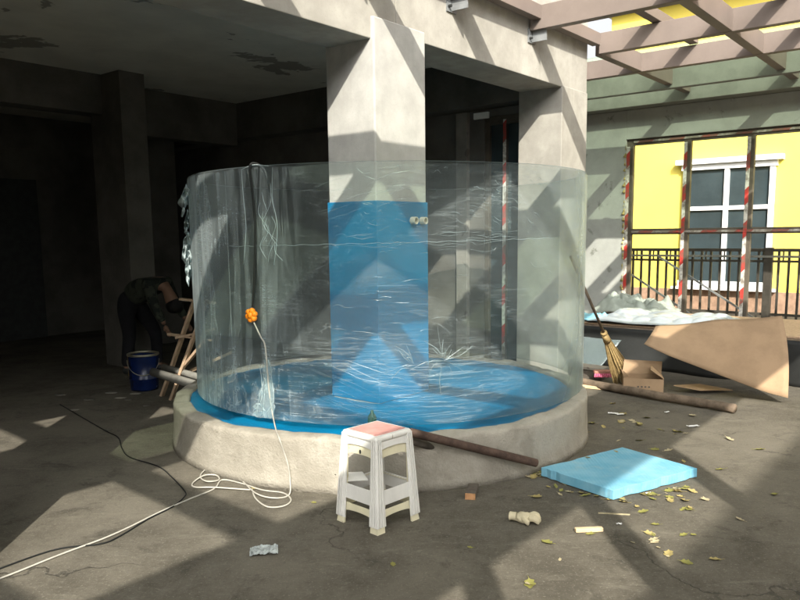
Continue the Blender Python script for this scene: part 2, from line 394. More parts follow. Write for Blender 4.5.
def m_green_sheet():
    t = NT('green_translucent_roofing')
    tr = t.n('ShaderNodeBsdfTransparent'); tr.inputs['Color'].default_value = (0.78, 0.86, 0.77, 1)
    tl = t.n('ShaderNodeBsdfTranslucent'); tl.inputs['Color'].default_value = (0.56, 0.60, 0.52, 1)
    m = t.n('ShaderNodeMixShader'); m.inputs[0].default_value = 0.3
    t.l(tr.outputs[0], m.inputs[1]); t.l(tl.outputs[0], m.inputs[2]); t.l(m.outputs[0], t.out.inputs['Surface'])
    return t.m
M['green_sheet'] = m_green_sheet()

# ------------------------------------------------------------------ ground
g = MB(); g.grid(lambda u, v: Vector(((u-0.5)*600, (v-0.5)*600, 0)), 6, 6)
tag(g.build('ground', M['ground']), kind='structure')

# ------------------------------------------------------------------ concrete building
B = thing('concrete_building', 'bare grey concrete building with square columns and deep beams round a dark open ground floor', 'building', ORG, YAW)
def part(name, mat, parent, *boxes, bevel=0.006):
    mb = MB()
    for b in boxes: mb.box(*b)
    return mb.build(name, mat, parent, bevel=bevel)
part('column', M['concrete'], B, (-3.72, -3.085, 0.0, 0.53, 0, 3.20))
c1 = part('column', M['concrete_white'], B, (0.0, 0.635, 0.0, 0.50, 0, 3.25), bevel=0.012)
c1['label'] = 'pale column rising out of the middle of the tank'
part('column', M['concrete'], B, (3.085, 3.70, 0.024, 0.55, 0, 3.19), bevel=0.008)
part('beam', M['concrete'], B, (-6.5, 0.30, 0.03, 0.47, 3.09, 5.4))
part('beam', M['concrete'], B, (0.305, 3.694, 0.032, 0.52, 3.175, 5.4))
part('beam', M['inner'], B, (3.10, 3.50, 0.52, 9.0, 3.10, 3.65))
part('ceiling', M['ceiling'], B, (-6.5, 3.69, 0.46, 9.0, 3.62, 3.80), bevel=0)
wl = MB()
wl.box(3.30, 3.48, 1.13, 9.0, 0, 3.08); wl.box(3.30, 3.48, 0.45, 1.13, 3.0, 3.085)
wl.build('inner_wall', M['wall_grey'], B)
pl = part('pilaster', M['inner_pale'], B, (3.24, 3.32, 1.34, 1.50, 0, 3.07)); pl['label'] = 'narrow spotted plaster strip beside the inner door'
d = part('door', M['pane'], B, (3.36, 3.40, 0.50, 1.13, 0, 2.95), bevel=0)
part('door_frame', M['bronze'], d, (3.31, 3.37, 1.07, 1.128, 0, 2.998), (3.31, 3.37, 0.5, 1.07, 2.90, 2.998), (3.31, 3.37, 0.84, 0.875, 0, 2.899))
part('tape', M['tape'], d, (3.302, 3.309, 0.838, 0.878, 0.2, 2.95), bevel=0)
part('light_gap_panel', M['paper'], B, (3.20, 3.23, 1.02, 1.22, 2.97, 3.04), bevel=0)  # white panel standing in for outdoor light through a gap above the door
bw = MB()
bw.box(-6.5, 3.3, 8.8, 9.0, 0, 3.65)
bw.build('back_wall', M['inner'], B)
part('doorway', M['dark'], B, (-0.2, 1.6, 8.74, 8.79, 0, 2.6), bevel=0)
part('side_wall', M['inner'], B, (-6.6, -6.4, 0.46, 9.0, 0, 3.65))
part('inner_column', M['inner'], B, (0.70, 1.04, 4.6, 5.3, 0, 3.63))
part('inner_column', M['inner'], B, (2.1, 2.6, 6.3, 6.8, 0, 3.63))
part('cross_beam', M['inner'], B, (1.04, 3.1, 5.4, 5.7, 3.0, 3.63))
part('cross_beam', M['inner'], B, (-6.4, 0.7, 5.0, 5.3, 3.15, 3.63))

# ------------------------------------------------------------------ pergola
P = thing('pergola', 'brown painted steel pergola of crossing beams bolted to the concrete front', 'pergola', ORG, YAW)
JS = [(-9.2, 0), (-8.3, 0), (-6.98, 0), (-5.36, 0.14), (-4.02, 0.03), (-2.85, 0), (-1.55, 0), (-0.27, 0), (0.99, 0), (2.365, 0), (3.72, 0), (4.95, 0)]
for s, k in JS:
    a = (s + 0.05, 2.3 if s > 4 else (-0.09 if s > 3 else 0.02), 3.71); b = (s + 0.05 - k*2.8, -5.25, 3.71)
    MB().bar(a, b, 0.10, 0.22).build('joist', M['pink_paint'], P, bevel=0.004)
    if s < 3:
        br = MB(); br.box(s+0.045, s+0.057, -0.14, 0.034, 3.50, 3.598); br.box(s-0.02, s+0.12, 0.018, 0.034, 3.49, 3.62)
        br.build('bracket', M['plate'], P)
        for q in (0.0, 0.1):
            bo = MB(); bo.tube([(s+q, 0.02, 3.53), (s+q, -0.012, 3.53)], 0.013, 6); bo.build('bolt', M['dark'], P)
segs = [s for s, k in JS]
for a, b in zip(segs, segs[1:]):
    if b > 3.8: continue
    part('ledger', M['pink_paint'], P, (a + 0.102, b - 0.002, -0.105, -0.012, 3.69, 3.818), bevel=0.003)
part('purlin', M['pink_paint'], P, (3.825, 6.8, -0.10, 0.0, 3.606, 3.815), bevel=0.003)
part('purlin', M['pink_paint'], P, (-9.4, 6.80, -1.49, -1.385, 3.604, 3.812), bevel=0.003)
part('purlin', M['pink_paint'], P, (-9.4, 6.80, -2.56, -2.45, 3.604, 3.812), bevel=0.003)
part('purlin', M['pink_paint'], P, (-9.4, 6.80, -4.36, -4.255, 3.604, 3.812), bevel=0.003)
part('purlin', M['pink_paint'], P, (-9.4, 6.80, -5.29, -5.18, 3.604, 3.8225), bevel=0.003)
part('joist', M['green_steel'], P, (6.05, 6.17, -5.1, 2.2, 3.56, 3.86), bevel=0.004)['label'] = 'grey green end beam'
for n0 in (-0.72, -1.95): part('batten', M['pink_paint'], P, (3.05, 4.96, n0-0.05, n0+0.05, 3.826, 3.93), bevel=0.003)
for s in (-9.1, -7.8, -6.5, -5.21, -3.93, -2.6, 5.0):
    part('post', M['pink_paint'], P, (s - 0.01, s + 0.12, -5.30, -5.17, 0, 3.60), bevel=0.004)
part('roof_sheet', M['roofing'], P, (-9.4, 6.0, -5.30, -4.25, 3.826, 3.85), bevel=0)
part('roof_sheet', M['green_sheet'], P, (-9.4, 1.1, -2.46, -1.42, 3.828, 3.834), bevel=0)['label'] = 'pale green see-through roofing'
part('roof_sheet', M['green_sheet'], P, (5.0, 7.0, -2.46, 1.6, 3.866, 3.872), bevel=0)['label'] = 'pale green see-through roofing'

# ------------------------------------------------------------------ wing with the big window opening
Wg = thing('plastered_wall', 'pale green plastered end wall with a tall window opening, right of the concrete column', 'wall', ORG, YAW)
w = MB(); w.box(7.10, 7.35, 0.95, 6.0, 0, 3.50); w.box(7.10, 7.35, -6.5, 0.95, 3.06, 3.50); w.box(7.102, 7.348, -6.5, 0.95, 0, 0.12)
w.build('wall', M['green_plaster'], Wg, bevel=0.006)
part('eaves_beam', M['green_steel'], Wg, (6.82, 7.4, -6.5, 6.0, 3.503, 3.78))
wf = MB()
ms_n = [0.90, 0.02, -0.86, -1.74, -2.62, -3.5]
for n0 in ms_n: wf.box(7.14, 7.22, n0 - 0.05, n0 + 0.05, 0.12, 3.058)
for z0 in (3.01, 1.64): wf.box(7.145, 7.215, -3.55, 0.95, z0 - 0.045, z0 + 0.045)
wfo = wf.build('window_frame', M['bronze'], Wg, bevel=0.003)
for n0 in ms_n:
    part('tape', M['tape'], wfo, (7.125, 7.137, n0 + 0.0, n0 + 0.048, 0.2, 2.95), bevel=0)
part('tape', M['tape_faded'], wfo, (7.126, 7.142, -3.5, 0.84, 1.62, 1.655), bevel=0)
part('tape', M['tape_faded'], wfo, (7.126, 7.142, -3.5, 0.84, 3.0, 3.03), bevel=0)['label'] = 'faded red and white tape along the top rail'
fo = MB()
for k in range(44):
    z0 = 0.5 + k*0.058 + random.uniform(-.05, .05); r = random.uniform(0.004, 0.024)
    fo.tube([(7.11, 0.955, z0), (7.09 - r*0.4, 0.955 + random.uniform(-.01, .015), z0 + 0.01), (7.11, 0.96, z0 + 0.05)], [r*0.6, r, r*0.6], 6)
fo.build('sealant_foam', m_rough('yellow_foam_bead', (0.40, 0.33, 0.13), 0.4, 12, 0.9, 0.5), Wg, smooth=True)

# ------------------------------------------------------------------ railing beyond the wing
R = thing('railing', 'dark metal railing with slanting braces behind the window opening', 'railing', ORG, YAW)
r = MB()
S0 = 8.8
for z0, hh in ((1.32, 0.05), (1.14, 0.035), (0.28, 0.04)): r.box(S0-0.02, S0+0.02, -4.5, 2.6, z0-hh/2, z0+hh/2)
k = 0; n0 = 2.5
while n0 > -4.5:
    r.box(S0-0.016, S0+0.016, n0-0.017, n0+0.017, 0.05, 1.31)
    if k % 9 == 4: r.box(S0-0.05, S0+0.05, n0-0.06, n0+0.06, 0, 1.36)
    if k % 2: r.box(S0-0.010, S0+0.010, n0-0.075, n0-0.055, 1.15, 1.31)
    n0 -= 0.15; k += 1
r.build('bars', M['rail'], R)
hr = MB(); hr.bar((S0-0.3, 1.9, 1.22), (S0-0.3, 0.0, 0.05), 0.03, 0.03); hr.bar((S0-0.3, 0.9, 1.22), (S0-0.3, -1.0, 0.05), 0.03, 0.03)
hr.build('brace', M['plate'], R)
part('handrail', M['green_steel'], R, (S0-0.06, S0-0.03, -4.5, 2.6, 1.20, 1.235), bevel=0.003)

# ------------------------------------------------------------------ yellow house
Y = thing('yellow_house', 'bright yellow house with brown base and white framed window seen through the opening', 'house', ORG, YAW)
part('wall', M['yellow'], Y, (11.5, 16, -12, 3.15, 0.43, 6.3), bevel=0)
part('base', M['brown_base'], Y, (11.45, 16, -12, 3.19, 0, 0.44), bevel=0)
ro = MB(); ro.hexa([(11.1, -12.3, 6.26), (16.4, -12.3, 6.26), (16.4, 2.0, 6.26), (11.1, 2.0, 6.26), (13.4, -11, 8.0), (14.1, -11, 8.0), (14.1, 0.2, 8.0), (13.4, 0.2, 8.0)])
ro.build('roof', M['red_tile'], Y)
part('eaves', M['white_frame'], Y, (11.3, 16.2, -12.1, 3.25, 6.20, 6.25), bevel=0)
for nc in (0.62, -2.2, -5.0):
    f = MB()
    for a, b, c2, d2 in ((nc-0.9, nc+0.9, 2.86, 2.97), (nc-0.9, nc+0.9, 0.50, 0.62)): f.box(11.40, 11.6, a, b, c2, d2)
    for a in (nc-0.86, nc-0.03, nc+0.78): f.box(11.42, 11.6, a, a+0.09, 0.62, 2.86)
    f.box(11.425, 11.6, nc-0.86, nc+0.87, 2.05, 2.13)
    wn = f.build('window', M['white_frame'], Y)
    part('pane', M['pane'], wn, (11.47, 11.49, nc-0.84, nc+0.84, 0.6, 2.88), bevel=0)
    part('sill', M['white_frame'], wn, (11.30, 11.5, nc-1.0, nc+1.0, 0.45, 0.50), bevel=0)
    part('cornice', M['white_frame'], wn, (11.32, 11.5, nc-1.0, nc+1.0, 2.972, 3.07), bevel=0)

# ------------------------------------------------------------------ unseen building added behind the camera, sized to shade the near ground
O = thing('shade_building', 'plain grey unseen building added to throw shade on the nearest ground', 'building', ORG, YAW)
part('wall', M['concrete'], O, (-12.5, -5.2, -14, -10, 0, 7.82), bevel=0)
for s in (-11.5, -8.8):
    for z in (1.0, 4.2): part('window', M['pane'], O, (s, s+1.6, -10.06, -9.98, z, z+1.7), bevel=0)

# ------------------------------------------------------------------ round plinth, its blue film floor
PC = (-0.168, 6.323); TC = (-0.087, 6.583); TR = 1.673; ZT = 0.359
def ringj(r, z, a):
    q = Vector((math.cos(a)*1.7, math.sin(a)*1.7, z*2))
    k = mnoise.noise(q*1.3)*0.008 + mnoise.noise(q*9)*0.006 + mnoise.noise(q*26)*0.004
    kz = (mnoise.noise(Vector((math.cos(a)*14, math.sin(a)*14, r*9)))*0.016 + mnoise.noise(Vector((math.cos(a)*3, math.sin(a)*3, 5)))*0.012) if z > 0.3 else 0
    return r + k, max(0, z + kz)
ring = MB()
ring.lathe([(1.75, 0.0), (1.740, 0.05), (1.735, 0.12), (1.733, 0.20), (1.732, 0.27), (1.731, 0.325), (1.729, 0.340), (1.722, 0.350), (1.710, 0.356), (1.68, 0.359), (1.63, 0.361), (1.608, 0.358), (1.602, 0.350), (1.598, 0.33), (1.598, 0.10), (1.598, 0.0)], 220, 0, 0, True, ringj)
pl_o = ring.build('tank_plinth', M['plinth'], smooth=True); pl_o.location = (PC[0], PC[1], 0)
tag(pl_o, 'low round concrete plinth ring with ragged lip under the tank', 'plinth')
fl = MB()
def floorpt(u, v):
    a = u*2*PI; rr = 1.60*v
    x = rr*math.cos(a); y = rr*math.sin(a)
    z = 0.318 + 0.010*mnoise.noise(Vector((x*2.2, y*2.2, 3))) + 0.006*mnoise.noise(Vector((x*7, y*7, 1)))
    if v > 0.97: z = 0.335 + 0.012*mnoise.noise(Vector((x*9, y*9, 2)))
    return Vector((x, y, z))
fl.grid(floorpt, 160, 36)
bmesh.ops.remove_doubles(fl.bm, verts=fl.bm.verts[:], dist=0.0005)
fo_ = fl.build('floor_film', M['blue_film'], smooth=True); fo_.location = (PC[0], PC[1], 0)
tag(fo_, 'wrinkled bright blue film spread over the floor inside the plinth', 'plastic film')

# ------------------------------------------------------------------ blue boards round the column in the tank
bwp = MB()
bx0, bx1, by0, by1 = -0.008, 0.643, -0.008, 0.508
zt = 1.905
prof = [(bx0, by0), (bx1, by0), (bx1, by1), (bx0, by1)]
inn = [(0.006-0.008, 0.006-0.008), (0.637, -0.002), (0.637, 0.502), (-0.002, 0.502)]
for i in range(4):
    j = (i+1) % 4
    o0, o1, i0, i1 = prof[i], prof[j], inn[i], inn[j]
    bwp.hexa([(*o0, 0.325), (*o1, 0.325), (*i1, 0.325), (*i0, 0.325), (*o0, zt), (*o1, zt), (*i1, zt), (*i0, zt)])
BW = thing('column_cladding', 'blue cladding wrapped around the lower part of the column inside the tank', 'cladding', ORG, YAW)
bwp.build('boards', M['blue_wrap'], BW, bevel=0.004)
for s0 in (0.43, 0.555):
    pp = MB(); pp.lathe([(0.030, 0), (0.030, 0.05), (0.022, 0.05), (0.022, 0.004), (0.0005, 0.004)], 20)
    po = pp.build('pipe_outlet', M['ivory'], BW, smooth=False); po.rotation_euler = (PI/2, 0, 0); po.location = (s0, -0.006, 1.755)

# ------------------------------------------------------------------ acrylic tank
T = thing('acrylic_tank', 'tall round clear acrylic fish tank wall standing on the concrete plinth', 'fish tank', (TC[0], TC[1], 0))
Z0, Z1 = 0.362, 2.119
wall = MB(); wall.lathe([(TR, Z0), (TR, Z1), (TR-0.035, Z1), (TR-0.035, Z0)], 160, 0, 0, True)
wall.build('tank_wall', M['acrylic'], T, smooth=False)
for p_ in T.children[0].data.polygons: p_.use_smooth = abs(p_.normal.z) < 0.5
fm = MB()
na, nz = 360, 60
A0 = math.radians(-172); A1 = math.radians(0)
def filmpt(u, v):
    a = A0 + (A1-A0)*u; z = Z0 + 0.005 + (Z1 - Z0 - 0.03)*v
    rr = TR + 0.006 + 0.0035*mnoise.noise(Vector((a*9, z*3.5, 0))) + 0.002*mnoise.noise(Vector((a*24, z*10, 4)))
    if v > 0.985: z += 0.022*mnoise.noise(Vector((a*7, 2, 0))) + 0.010*mnoise.noise(Vector((a*40, 6, 0))) + 0.010
    return Vector((rr*math.cos(a), rr*math.sin(a), z))
fm.grid(filmpt, na, nz)
uvl = fm.bm.loops.layers.uv.new('UVMap')
for f in fm.bm.faces:
    for lp in f.loops:
        c = lp.vert.co
        lp[uvl].uv = ((math.atan2(c.y, c.x) - A0)*TR % (2*PI*TR), c.z)
fm.build('protective_film', M['film'], T, smooth=True)
def onwall(deg, z, off=0.011):
    a = math.radians(deg); return Vector(((TR+off)*math.cos(a), (TR+off)*math.sin(a), z))
def ribbon(mb, pts, w):
    # narrow folded strip lying on the tank wall: pts are (degrees, z)
    P3 = smooth_path([onwall(d_, z_) for d_, z_ in pts], 5)
    L_ = len(P3)
    r_ = [w*(0.25 + 0.75*math.sin(PI*(i+0.3)/(L_-0.4))) for i in range(L_)]
    mb.tube(P3, r_, 5, True)
cr = MB(); rnd = random.Random(4)
def burst(d0, z0, n, rlo, rhi, w, alo=0, ahi=2*PI):
    for i in range(n):
        a = rnd.uniform(alo, ahi); r0 = rnd.uniform(0, rlo); r1 = rnd.uniform(rlo, rhi); b = rnd.uniform(-0.4, 0.4)
        pt = []
        for q in (0, 0.5, 1):
            rr = r0 + (r1-r0)*q; aa = a + b*q*1.4
            pt.append((d0 + math.degrees(rr*math.cos(aa)/TR), z0 + rr*math.sin(aa)))
        ribbon(cr, pt, w*rnd.uniform(0.5, 1.3))
burst(-77, 0.80, 26, 0.05, 0.25, 0.0022)
burst(-84, 0.78, 9, 0.05, 0.20, 0.0018, PI*0.55, PI*1.05)
def streaks(d0, d1, z0, z1, n, lmin, lmax, w, tilt=0.0):
    for i in range(n):
        dd = rnd.uniform(d0, d1); zz = rnd.uniform(z0, z1); L_ = rnd.uniform(lmin, lmax); tl_ = tilt + rnd.uniform(-0.12, 0.12); cv = rnd.uniform(-0.02, 0.02)
        ribbon(cr, [(dd, zz), (dd + math.degrees(L_/2/TR), zz + tl_*L_/2 + cv), (dd + math.degrees(L_/TR), zz + tl_*L_)], w*rnd.uniform(0.5, 1.3))
streaks(-104, -62, 1.52, 1.66, 34, 0.04, 0.22, 0.0013, 0.03)
streaks(-100, -66, 1.72, 2.08, 34, 0.02, 0.10, 0.0013, -0.3)
streaks(-72, -50, 1.60, 2.06, 40, 0.02, 0.08, 0.0014, -0.4)
streaks(-108, -86, 1.74, 1.98, 16, 0.10, 0.34, 0.0009, 0.22)
streaks(-120, -94, 0.52, 0.86, 24, 0.2, 0.6, 0.0010, -0.35)
streaks(-104, -60, 0.95, 1.4, 26, 0.04, 0.15, 0.0011, 0.0)
streaks(-95, -60, 0.5, 0.75, 22, 0.06, 0.24, 0.0011, 0.06)
streaks(-56, -34, 0.7, 1.6, 24, 0.03, 0.10, 0.0011, -0.5)
tag(cr.build('film_creases', M['crease'], T, smooth=True), kind='stuff')
# crumpled pocket of loose film below the rim
pk = MB()
for i in range(13):
    d0 = rnd.uniform(-120.8, -116.5); z0 = rnd.uniform(1.55, 2.0)
    ribbon(pk, [(d0, z0), (d0 + rnd.uniform(-1.5, 1.5), z0 - 0.07), (d0 + rnd.uniform(-3, 3), z0 - rnd.uniform(0.1, 0.2))], 0.0013)
for side in (-126.0, -116.5):
    ribbon(pk, [(side, 2.10), (side + rnd.uniform(-.6, .6), 1.9), (side + 0.8, 1.7), (side - 0.5, 1.45)], 0.002)
ribbon(pk, [(-126, 2.10), (-122, 2.125), (-117.5, 2.11)], 0.0025)
for dd in (-121.8, -122.6, -120.4, -119.0):
    ribbon(pk, [(dd, 0.75), (dd + rnd.uniform(-1, 1), 0.65), (dd + rnd.uniform(-1.5, 1.0), 0.5), (dd + rnd.uniform(-4, -1), 0.39)], 0.0025)
tag(pk.build('loose_film', M['flap'], T, smooth=True), kind='stuff')
for (da, db, za, zb, sd_) in ((-123.5, -117.5, 0.37, 0.66, 3.0), (-121.5, -118.6, 0.55, 0.80, 8.0), (-125.5, -121.0, 0.365, 0.47, 15.0)):
    lp_ = MB()
    def loose(u, v, da=da, db=db, za=za, zb=zb, sd_=sd_):
        e_ = 0.35 + 0.65*(1 - abs(2*v-1)**1.5)*(0.6 + 0.8*abs(mnoise.noise(Vector((v*5, sd_, 0)))))
        dd = (da+db)/2 + (u-.5)*(db-da)*e_ + 1.6*mnoise.noise(Vector((v*3, sd_, 4)))
        return onwall(dd, za + (zb-za)*v, 0.010 + 0.016*abs(mnoise.noise(Vector((u*4, v*6, sd_)))) + 0.006*mnoise.noise(Vector((u*11, v*14, sd_))))
    lp_.grid(loose, 16, 28)
    lp_.build('loose_film', M['loose'], T, smooth=True, solid=0.001)
# seam of two film sheets at mid height, and the upright joint near the left end
sm = MB()
sm.tube([onwall(-132.5 + 90*i/60, 1.575 + 0.035*i/60 + 0.004*math.sin(i*1.7), 0.010) for i in range(61)], 0.0018, 5)
sm.tube([onwall(-132.2, 0.40 + 1.70*i/20, 0.010) for i in range(21)], 0.002, 5)
sm.build('film_seam', M['crease'], T, smooth=True)
# torn white flaps on the left edge
for (d0, zc, hgt, wd) in ((-160, 1.99, 0.17, 0.075), (-162, 1.80, 0.14, 0.04), (-163, 1.60, 0.20, 0.075), (-162, 1.43, 0.20, 0.05)):
    fp = MB()
    sd = rnd.uniform(0, 50)
    def flap(u, v, d0=d0, zc=zc, hgt=hgt, wd=wd, sd=sd):
        out = wd*u*(0.55 + 0.45*math.sin(v*PI))*(1 + 0.6*mnoise.noise(Vector((v*3, sd, 0))))
        dd = d0 - 3*u + 7*mnoise.noise(Vector((u*4.5, v*4.5, sd)))
        return onwall(dd, zc + hgt*(v-0.5) - 0.09*u*u + 0.03*mnoise.noise(Vector((u*4, v*4, sd+9))), 0.012 + out)
    fp.grid(flap, 8, 12)
    fp.build('film_flap', M['flap'], T, smooth=True, solid=0.002)

# ------------------------------------------------------------------ cables and orange plug on the tank
def wallw(deg, z, off=0.02):
    v = onwall(deg, z, off); return Vector((v.x + TC[0], v.y + TC[1], v.z))
dk = MB()
pts = [wallw(-119, 1.9, -0.06), wallw(-120.5, 2.08, -0.05), wallw(-122, 2.135, -0.015), wallw(-122.6, 2.11, 0.03), wallw(-122.0, 1.95, 0.034), wallw(-121.6, 1.79, 0.034), wallw(-121.8, 1.55, 0.034), wallw(-122.6, 1.30, 0.034), wallw(-123.3, 1.16, 0.034)]
dk.tube(smooth_path(pts, 8), 0.0078, 8)
tag(dk.build('power_cable', M['cable_dark'], smooth=True), 'black cable hanging over the tank rim down to the orange plug', 'cable')
og = MB()
for k in range(6):
    a = 2*PI*k/6 + 0.3
    og.lathe([(0.0005, -0.018), (0.017, -0.016), (0.022, 0.0), (0.017, 0.016), (0.0005, 0.018)], 12, 0.031*math.cos(a), 0.031*math.sin(a))
og.lathe([(0.0005, -0.024), (0.022, -0.022), (0.024, 0.0), (0.022, 0.022), (0.0005, 0.024)], 14)
ogo = og.build('cable_plug', M['orange'], smooth=True)
q = wallw(-123.7, 1.10, 0.035); ogo.location = q
ogo.rotation_euler = Vector((math.cos(math.radians(-123.7)), math.sin(math.radians(-123.7)), 0)).to_track_quat('Z', 'Y').to_euler()
tag(ogo, 'orange flower-shaped cable plug hanging against the tank wall', 'plug')
zc = 0.008
wc = [wallw(-123.2, 1.05, 0.03), wallw(-121.5, 0.95, 0.02), wallw(-120.2, 0.88), wallw(-119.6, 0.60), wallw(-118.8, 0.42), (-0.829, 4.800, 0.372), (-0.785, 4.646, 0.360), (-0.758, 4.658, 0.263), (-0.734, 4.650, 0.179), (-0.723, 4.647, 0.079)]
gp = [(-0.721, 4.568, 0.000), (-0.805, 4.499, 0.000), (-0.933, 4.575, 0.000), (-1.092, 4.872, 0.000), (-1.259, 5.094, 0.000), (-1.361, 5.166, 0.000), (-1.398, 5.032, 0.000), (-1.371, 4.903, -0.000), (-1.302, 4.819, 0.000), (-1.242, 4.878, 0.000), (-1.283, 4.963, 0.000), (-1.362, 4.945, 0.000), (-1.404, 4.822, -0.000), (-1.363, 4.722, 0.000), (-1.225, 4.698, 0.000), (-0.990, 4.670, 0.000)]
gp = [(p[0], p[1], zc + 0.005*(i % 3)) for i, p in enumerate(gp)]
wcb = MB(); wcb.tube(smooth_path(wc + gp, 7), 0.005, 8)
tag(wcb.build('extension_cable', M['cable_white'], smooth=True), 'white cable running from the orange plug over the plinth into loops on the ground', 'cable')
gp2 = [(-0.981, 4.689, 0.000), (-0.919, 4.502, -0.000), (-0.819, 4.361, 0.000), (-0.723, 4.375, -0.000), (-0.695, 4.477, 0.000), (-0.765, 4.606, 0.000), (-0.912, 4.668, 0.000), (-1.085, 4.811, 0.000), (-1.222, 4.877, 0.000), (-1.232, 4.698, 0.000), (-1.339, 4.516, -0.000), (-1.459, 4.299, 0.000), (-1.559, 4.071, 0.000), (-1.648, 3.906, 0.000), (-1.794, 3.704, 0.000), (-1.966, 3.436, 0.000), (-2.139, 3.240, 0.000)]
wcb = MB(); wcb.tube(smooth_path([(p[0], p[1], 0.0075) for p in gp2], 7), 0.005, 8)
tag(wcb.build('extension_cable', M['cable_white'], smooth=True), 'pale cable lying in one wide loop then straight across the ground to the left', 'cable')
gp3 = [(-3.397, 7.257, 0.000), (-2.578, 6.266, 0.000), (-2.349, 6.001, 0.000), (-2.196, 5.676, 0.000), (-2.046, 5.433, 0.000), (-1.762, 5.204, 0.000), (-1.585, 4.953, 0.000), (-1.425, 4.685, 0.000), (-1.376, 4.536, 0.000), (-1.412, 4.380, -0.000), (-1.495, 4.190, 0.000), (-1.569, 3.944, 0.000), (-1.638, 3.839, 0.000), (-1.870, 3.756, 0.000), (-2.133, 3.388, 0.000)]
wcb = MB(); wcb.tube(smooth_path([(p[0], p[1], 0.006 + (0.012 if i == 8 else 0)) for i, p in enumerate(gp3)], 7), 0.0045, 8)
tag(wcb.build('power_cable', M['cable_dark'], smooth=True), 'thin dark cable winding over the ground in front of the dark interior', 'cable')

# ------------------------------------------------------------------ plastic stool
ST = thing('plastic_stool', 'white plastic stool with a worn red seat standing before the plinth', 'stool', (-0.14, 4.155, 0), math.radians(45.8))
hs = 0.545; hb, ht = 0.172, 0.138     # half widths at floor and top
def hw(z): return ht + (hb-ht)*(1 - z/hs)
for sx in (-1, 1):
    for sy in (-1, 1):
        lg = MB(); aw = 0.066; th = 0.008
        for z0, z1, e in ((0.035, hs-0.012, 0.0), ):
            a, b = hw(z0), hw(z1)
            lg.hexa([(sx*a, sy*a, z0), (sx*(a-aw*1.05), sy*a, z0), (sx*(a-aw*1.05), sy*(a-th), z0), (sx*a, sy*(a-th), z0), (sx*b, sy*b, z1), (sx*(b-aw*0.62), sy*b, z1), (sx*(b-aw*0.62), sy*(b-th), z1), (sx*b, sy*(b-th), z1)])
            lg.hexa([(sx*a, sy*(a-th), z0), (sx*(a-th), sy*(a-th), z0), (sx*(a-th), sy*(a-aw*1.05), z0), (sx*a, sy*(a-aw*1.05), z0), (sx*b, sy*(b-th), z1), (sx*(b-th), sy*(b-th), z1), (sx*(b-th), sy*(b-aw*0.62), z1), (sx*b, sy*(b-aw*0.62), z1)])
            # raised ribs down the corner
            for off in (0.004, 0.024, 0.046):
                for ax in (0, 1):
                    pa = [sx*(a-off), sy*(a+0.003)] if ax == 0 else [sx*(a+0.003), sy*(a-off)]
                    pb = [sx*(b-off*0.7), sy*(b+0.003)] if ax == 0 else [sx*(b+0.003), sy*(b-off*0.7)]
                    lg.bar((*pa, z0+0.006), (*pb, z1-0.004), 0.009, 0.009)
        lo = lg.build('leg', M['stool_white'], ST, bevel=0.002)
        ft = MB(); a = hw(0.0) - 0.004
        ft.hexa([(sx*(a+.003), sy*(a+.003), 0), (sx*(a-0.058), sy*(a+.003), 0), (sx*(a-0.058), sy*(a-0.012), 0), (sx*(a+.003), sy*(a-0.012), 0), (sx*(a-.004), sy*(a-.004), 0.05), (sx*(a-0.062), sy*(a-.004), 0.05), (sx*(a-0.062), sy*(a-0.014), 0.05), (sx*(a-.004), sy*(a-0.014), 0.05)])
        ft.hexa([(sx*(a+.003), sy*(a-.0125), 0), (sx*(a-0.012), sy*(a-.0125), 0), (sx*(a-0.012), sy*(a-0.058), 0), (sx*(a+.003), sy*(a-0.058), 0), (sx*(a-.004), sy*(a-.0145), 0.05), (sx*(a-0.014), sy*(a-.0145), 0.05), (sx*(a-0.014), sy*(a-0.062), 0.05), (sx*(a-.004), sy*(a-0.062), 0.05)])
        ft.build('foot', M['stool_cream'], lo, bevel=0.002)
def side_panel(name, mat, k, zs, inset=0.010, arch=None):
    # plate between two legs on side k; zs lists (z_low(t), z_high(t)) as functions across the side
    mb = MB(); n = 14; rot = Matrix.Rotation(k*PI/2, 4, 'Z')
    f = []
    for i in range(n+1):
        t = -1 + 2*i/n
        zl, zh = zs(t)
        row = []
        for z in (zl, zh):
            y = -(hw(z) - inset); x = t*(hw(z) - 0.012)
            row.append((rot @ Vector((x, y, z)), rot @ Vector((x, y + 0.006, z))))
        f.append(row)
    bmv = [[(mb.bm.verts.new(a), mb.bm.verts.new(b)) for a, b in row] for row in f]
    for i in range(n):
        A, C = bmv[i], bmv[i+1]
        mb.bm.faces.new((A[0][0], C[0][0], C[1][0], A[1][0])); mb.bm.faces.new((A[1][1], C[1][1], C[0][1], A[0][1]))
        mb.bm.faces.new((A[0][1], C[0][1], C[0][0], A[0][0])); mb.bm.faces.new((A[1][0], C[1][0], C[1][1], A[1][1]))
    return mb.build(name, mat, ST, bevel=0.0015)
for k in range(4):
    side_panel('top_rail', M['stool_white'], k, lambda t: (0.462 + 0.012*(1-t*t) - 0.02*t**8, 0.53), 0.004)
    side_panel('inner_panel', M['stool_cream'], k, lambda t: (0.400 + 0.020*(1-t**4) - 0.03*t**6, 0.475), 0.014)
    side_panel('rung', M['stool_white'], k, lambda t: (0.152 - 0.020*(t**10), 0.236 + 0.030*t**8), 0.006)
    side_panel('apron', M['stool_cream'], k, lambda t: (0.070 - 0.022*t**6 + 0.016*(1-t*t), 0.124 + 0.03*t**8), 0.013)
    side_panel('inner_rib', M['stool_cream'], k, lambda t: ((0.10 if abs(t) > 0.72 else 0.228), (0.45 if abs(t) > 0.72 else 0.23)), 0.0155)
top = MB()
b = hw(hs-0.02)+0.005; c = hw(hs)-0.004
top.box(-b, b, -b, b, hs-0.036, hs)
top.build('seat', M['stool_white'], ST, bevel=0.017, seg=5)
